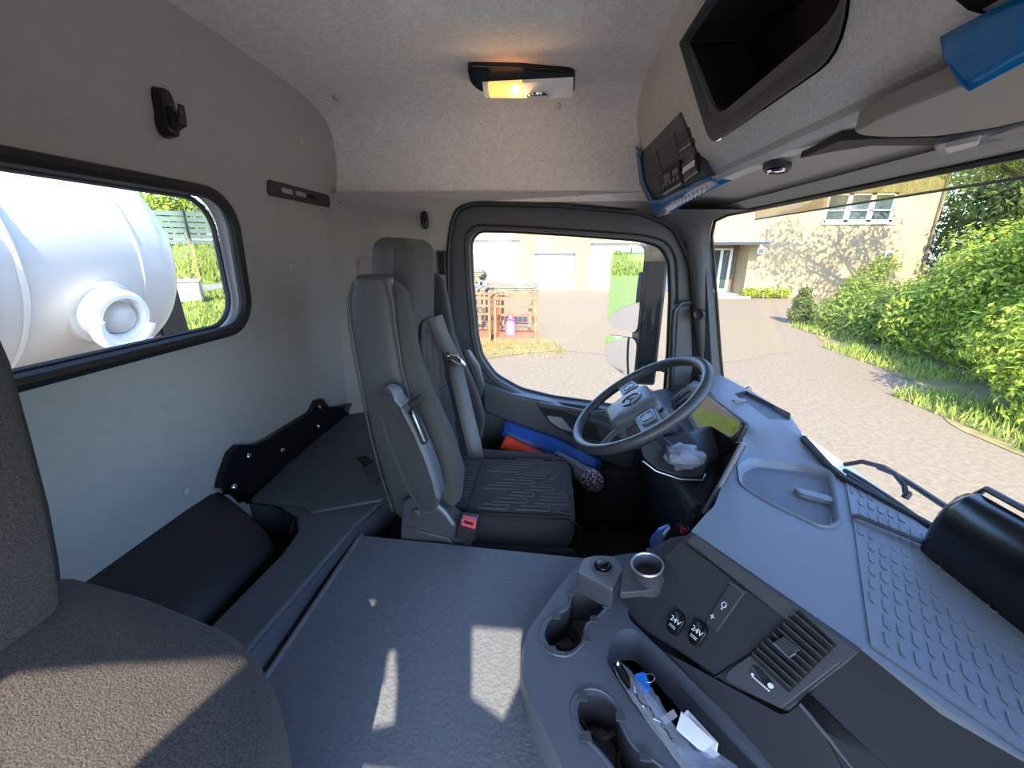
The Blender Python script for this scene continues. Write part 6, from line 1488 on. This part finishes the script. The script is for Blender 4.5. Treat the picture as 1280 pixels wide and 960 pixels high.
planks('timber_stack', 'low pallet lying flat before the big white garage door', -3.2, -2.2, 22.5, 23.5, 0.75, 3, 5)

# ------------------------------------------------------------------ exterior mirror of the driver door
mir = thing('door_mirror', (0.42, 2.02, 1.84), 'tall black exterior mirror with two glasses outside the driver window', 'mirror')
mt_ = Vector((-0.50, 0.87, 0)).normalized(); mn_ = Vector((-0.87, -0.50, 0.02)).normalized()
m0 = Vector((0.439, 1.98, 2.145)); m0.z = 0
def mp(u, z, d=0): q = m0 + mt_ * u + mn_ * d; return Vector((q.x, q.y, z))
hz0, hz1 = (0.472, 1.98, 1.83)[2], (0.409, 1.98, 2.508)[2]
g = G(); hp_ = rpoly([(0.0, -0.07), (0.0, 0.05), (-0.10, 0.06), (-0.17, 0.0), (-0.12, -0.10)], 0.02, 3)
g = G(); L = []
for z, k in ((hz0, 0.9), (hz0 + 0.03, 1.0), (hz1 - 0.04, 1.0), (hz1, 0.9)):
    L.append([mp(0.0, z) + Vector((a, b, 0)) for a, b in ((-0.002, -0.02), (0.10, -0.03), (0.10 * k, 0.14), (0.0, 0.14))])
g.loft(L); obj('housing', g, 'rubber', mir, bevel=0.015, seg=3)
def mglass(z0, z1, w, nm, r, curv):
    pts = rpoly([(-0.004, z0), (w, z0 + (0.05 if z0 < 2.0 else 0.01)), (w * 1.0, z1 - 0.02), (-0.004, z1)], r, 4)
    cz = (z0 + z1) / 2
    g = G(); g.panel(pts, [], lambda u, z: mp(u, z, 0.010 - curv * ((u - w / 2) ** 2 + (z - cz) ** 2)), 0.02)
    gl_ = obj(nm, g, 'mirror', mir, angle=80)
    g = G(); g.loft([[mp(u, z, 0.002) for u, z in pts], [mp(w / 2 + (u - w / 2) * 1.03, cz + (z - cz) * 1.02, -0.004) for u, z in pts], [mp(w / 2 + (u - w / 2) * 0.8, cz + (z - cz) * 0.9, -0.05) for u, z in pts]]); obj('glass_shell', g, 'rubber', mir)
zs = (0.439, 1.98, 2.069)[2]
mglass(zs + 0.01, (0.401, 1.98, 2.481)[2], 0.225, 'main_glass', 0.05, 0.03)
mglass((0.459, 1.98, 1.846)[2], zs - 0.012, 0.235, 'wide_angle_glass', 0.05, 0.3)
g = G(); g.tube([(0.60, 1.74, 2.50), (0.56, 1.95, 2.46), mp(-0.05, 2.44)], 0.015, 8); g.tube([(0.62, 1.74, 1.92), (0.56, 1.95, 1.92), mp(-0.05, 1.92)], 0.015, 8); obj('mirror_arm', g, 'rubber', mir)

# windscreen wipers
def wiper(name, pts, arm, label):
    t = thing(name, pts[0], label, 'wiper', 'windscreen wipers')
    g = G(); g.tube(pts, 0.006, 6); obj('blade', g, 'rubber', t)
    g = G(); g.tube(arm, [0.006] * len(arm), 6); obj('arm', g, 'rubber', t)
    g = G(); g.lathe([(0.007, -0.006), (0.007, 0.008), (0.004, 0.012)], arm[-1], (0.4, 0, 1), 10); obj('pivot', g, 'rubber', t)
wiper('wiper', [(0.765, 0.992, 1.923), (0.765, 0.928, 1.93), (0.765, 0.856, 1.933), (0.765, 0.774, 1.934), (0.765, 0.687, 1.928)], [(0.79, 1.03, 1.92), (0.8, 0.992, 1.95), (0.8, 0.929, 1.969), (0.8, 0.851, 1.97), (0.8, 0.775, 1.969), (0.80, 0.45, 2.00)], 'windscreen wiper lying along the bottom of the windscreen, its arm arched above the other')
wiper('wiper', [(0.755, 0.965, 1.923), (0.755, 0.888, 1.93), (0.755, 0.801, 1.934), (0.755, 0.71, 1.934)], [(0.795, 0.937, 1.964), (0.795, 0.893, 1.973), (0.79, 0.857, 1.965), (0.785, 0.839, 1.949)], 'second shorter wiper tucked in front of the arched wiper arm')
g = G(); g.lathe([(0.010, 0), (0.010, 0.008), (0.005, 0.012)], (0.76, 1.531, 1.959), (1, 0, 0.3), 10)
nzl = obj('washer_nozzle', g, 'rubber'); tag(nzl, 'tiny black round washer spot outside at the lower left of the windscreen', 'nozzle')

# ------------------------------------------------------------------ tank behind the cab
TX, TZc, TR = -2.50, 2.42, 0.54
tank = thing('white_tank', (TX, 0.6, 0.9), 'large pale grey cylindrical tank with a white valve behind the rear window', 'tank')
g = G(); g.lathe([(0.02, -2.9), (TR, -2.6), (TR, -1.0), (TR, 1.0), (TR, 1.55), (TR * 0.985, 1.59), (TR * 0.93, 1.65), (TR * 0.80, 1.71), (TR * 0.6, 1.75), (TR * 0.3, 1.77), (0.01, 1.775)], (TX, 0.51, TZc), (0, 1, 0), 64); obj('tank_shell', g, 'tank', tank, angle=50)
for y, w in ((1.44, 0.010), (1.34, 0.014), (1.93, 0.004)):
    g = G(); g.tube([(TX + (TR + 0.002) * cos(t), y, TZc + (TR + 0.002) * sin(t)) for t in [2 * pi * k / 64 for k in range(64)]], w, 8, True); obj('tank_band', g, 'tank', tank)
vc = Vector((-1.98, 1.734, 2.182)); vx_ = Vector((1.0, -0.1, -0.25)).normalized()
g = G(); g.lathe([(0.19, -0.12), (0.175, -0.05), (0.15, 0.0), (0.145, 0.03)], vc - vx_ * 0.05, vx_, 32); obj('valve_base', g, 'tank', tank)
vv = thing('valve', tuple(vc), 'white round valve with a curved handle and small spout on the tank front', 'valve')
g = G(); g.lathe([(0.11, -0.08), (0.122, 0.0), (0.122, 0.06), (0.110, 0.08), (0.092, 0.08), (0.086, 0.015), (0.002, 0.015)], vc, vx_, 36, cap=False); obj('valve_ring', g, 'tankw', vv)
u, w = frame_of(vx_); 
g = G(); g.lathe([(0.074, 0.015), (0.066, 0.04), (0.04, 0.06), (0.005, 0.066)], vc + Vector((0, 0.015, -0.015)), vx_, 28); obj('valve_disc', g, 'tank', vv)
side = vx_.cross(Vector((0, 0, 1))).normalized(); upv = side.cross(vx_)
g = G(); g.tube([vc + vx_ * 0.07 + side * (0.112 * cos(t)) * -1 + upv * (-0.02 + 0.112 * sin(t)) for t in [radians(170 + 12 * k) for k in range(16)]], 0.027, 12); obj('valve_handle', g, 'tankw', vv)
sp0 = Vector((-1.98, 1.791, 2.068)); g = G(); g.tube([sp0, sp0 + Vector((0.02, 0.05, -0.015)), sp0 + Vector((0.035, 0.075, -0.035))], [0.017, 0.015, 0.014], 12); spt = obj('spout', g, 'tankw', vv)
g = G(); g.tube([sp0 + Vector((0.035, 0.09, -0.035)), sp0 + Vector((0.04, 0.12, -0.03))], 0.012, 8); obj('spout_cap', g, 'red', spt)
sd = thing('tank_stand', (TX, 0.4, 0), 'black steel stand carrying the pale tank', 'stand')
q = (-2.25, 1.887, 1.974); g = G(); g.box((-2.35, q[1] - 1.3, 1.83), (0.20, 2.6, 0.30)); obj('beam', g, 'rubber', sd)
g = G(); g.box((-2.75, q[1] - 1.3, 1.78), (0.20, 2.6, 0.30)); obj('beam', g, 'rubber', sd)
for y in (-1.2, 0.2, q[1] - 0.1):
    for x in (-2.35, -2.75): obj('leg', G().box((x, y, 0.84), (0.12, 0.12, 1.68)), 'rubber', sd)
mf = thing('mud_flap', (-2.8, 2.6, 1.0), 'black upright panel behind the right end of the tank', 'panel')
g = G(); c_ = [(-2.8, 2.787, 2.25), (-2.8, 2.988, 2.237), (-2.8, 3.008, 1.823), (-2.8, 2.468, 1.911)]; g.prism(c_, (-0.05, 0, 0)); obj('panel', g, 'rubber', mf)
g = G(); cc_ = sum((Vector(q) for q in c_), Vector()) / 4; g.box((-2.83, cc_.y, cc_.z / 2), (0.08, 0.08, cc_.z)); obj('post', g, 'rubber', mf)
# bits on the lawn
cb_ = Vector((-18.293, 19.881, 0.0)); dirv = Vector((0.62, 0.78, 0))
cbk = thing('concrete_block', tuple(cb_), 'square pale concrete block lying by the path beyond the tank', 'block')
g = G(); R = Matrix.Rotation(radians(35), 3, 'Z'); g.box(cb_ + Vector((0, 0, 0.55)), (1.5, 1.2, 1.0), R); obj('block', g, 'concrete', cbk, bevel=0.04)
g = G(); g.box(cb_ + Vector((0, 0, 1.08)), (1.6, 1.3, 0.10), R); obj('block_cap', g, 'concrete', cbk)

# embankment with fence and trees beyond the lawn
Bp = Vector((-24.5, 33.0, 0)); Bt = Vector((0.80, 0.60, 0)); Bn = Vector((-0.60, 0.80, 0))
rows = []
for d, z in ((0, 0), (1.5, 0.5), (4, 1.6), (7, 2.7), (12, 3.2), (30, 3.4)):
    rows.append([Bp + Bt * s + Bn * (d + 0.5 * noise.noise(Vector((s * .2, d, 0)))) + Vector((0, 0, z + 0.25 * noise.noise(Vector((s * .3, d * .3, 4))) * (z > 0))) for s in range(-60, 16, 2)])
g = G(); g.loft(rows, closed=False); struct('embankment', g, 'grass')
V = []; F = []; rnd = random.Random(77)
for i in range(9000):
    s, d = rnd.uniform(-30, 14), rnd.uniform(0.3, 9)
    z = 0.33 * d if d < 8 else 2.7; b = Bp + Bt * s + Bn * d + Vector((0, 0, z)); a = rnd.uniform(0, 6.28); h = rnd.uniform(.25, .75); o = len(V)
    V += [b + Vector((0.12 * cos(a), 0.12 * sin(a), 0)), b - Vector((0.12 * cos(a), 0.12 * sin(a), 0)), b + Vector((rnd.uniform(-.2, .2), rnd.uniform(-.2, .2), h))]; F.append((o, o + 1, o + 2))
g = G(); g.v = V; g.f = F; o = obj('bank_grass', g, 'blade', flat=True); o['kind'] = 'stuff'; tag(o, 'long grass growing on the embankment beyond the path', 'grass')
fe_ = thing('screen_fence', tuple(Bp + Bn * 10 + Vector((0, 0, 3))), 'dark greenish screen fence on top of the grassy embankment', 'fence')
for s in range(-40, 17, 4):
    p = Bp + Bt * s + Bn * 10; obj('post', G().box(p + Vector((0, 0, 4.6)), (0.14, 0.14, 3.4)), 'dark', fe_)
for s in range(-40, 13, 4):
    for k in range(6):
        p = Bp + Bt * s + Bn * 10.1 + Vector((0, 0, 3.35 + k * 0.5)); obj('slat', G().bar(p, p + Bt * 4, 0.05, 0.40), M['screenfence'] if 'screenfence' in M else 'leaf_dark', fe_)
for i, (s, d, h, r, lab) in enumerate(((2, 15, 6.2, 2.6, 'green tree behind the screen fence, nearest the window corner'), (-6, 16, 6.6, 2.8, 'green tree behind the screen fence, left of the nearest one'), (8.5, 14, 6.0, 2.5, 'green tree behind the fence at the far right end'), (-16, 16, 6.8, 3.0, 'green tree behind the fence hidden mostly by the tank'), (-28, 16, 7, 3.2, 'green tree at the far left end of the fence, reflected in the mirror'))):
    p = Bp + Bt * s + Bn * d
    bush('far_tree', lab, 'tree', (p.x, p.y, 3.2), [((p.x, p.y, h), r), ((p.x + 1.6, p.y + 1.2, h - .8), r * .8), ((p.x - 1.6, p.y - 1.2, h - .6), r * .8)], 4200, 0.26, 'leaf', 60 + i, 4, None, 0.9, (2.0, 0.2))
p = Bp + Bt * 3.5 + Bn * 6
bush('bank_shrub', 'light green shrub on the bank in front of the screen fence', 'shrub', (p.x, p.y, 2.0), [((p.x, p.y, 3.4), 1.3), ((p.x + .8, p.y + .6, 4.4), 1.0), ((p.x + 1.4, p.y + 1.0, 3.0), 1.0)], 3000, 0.2, 'leaf', 70)
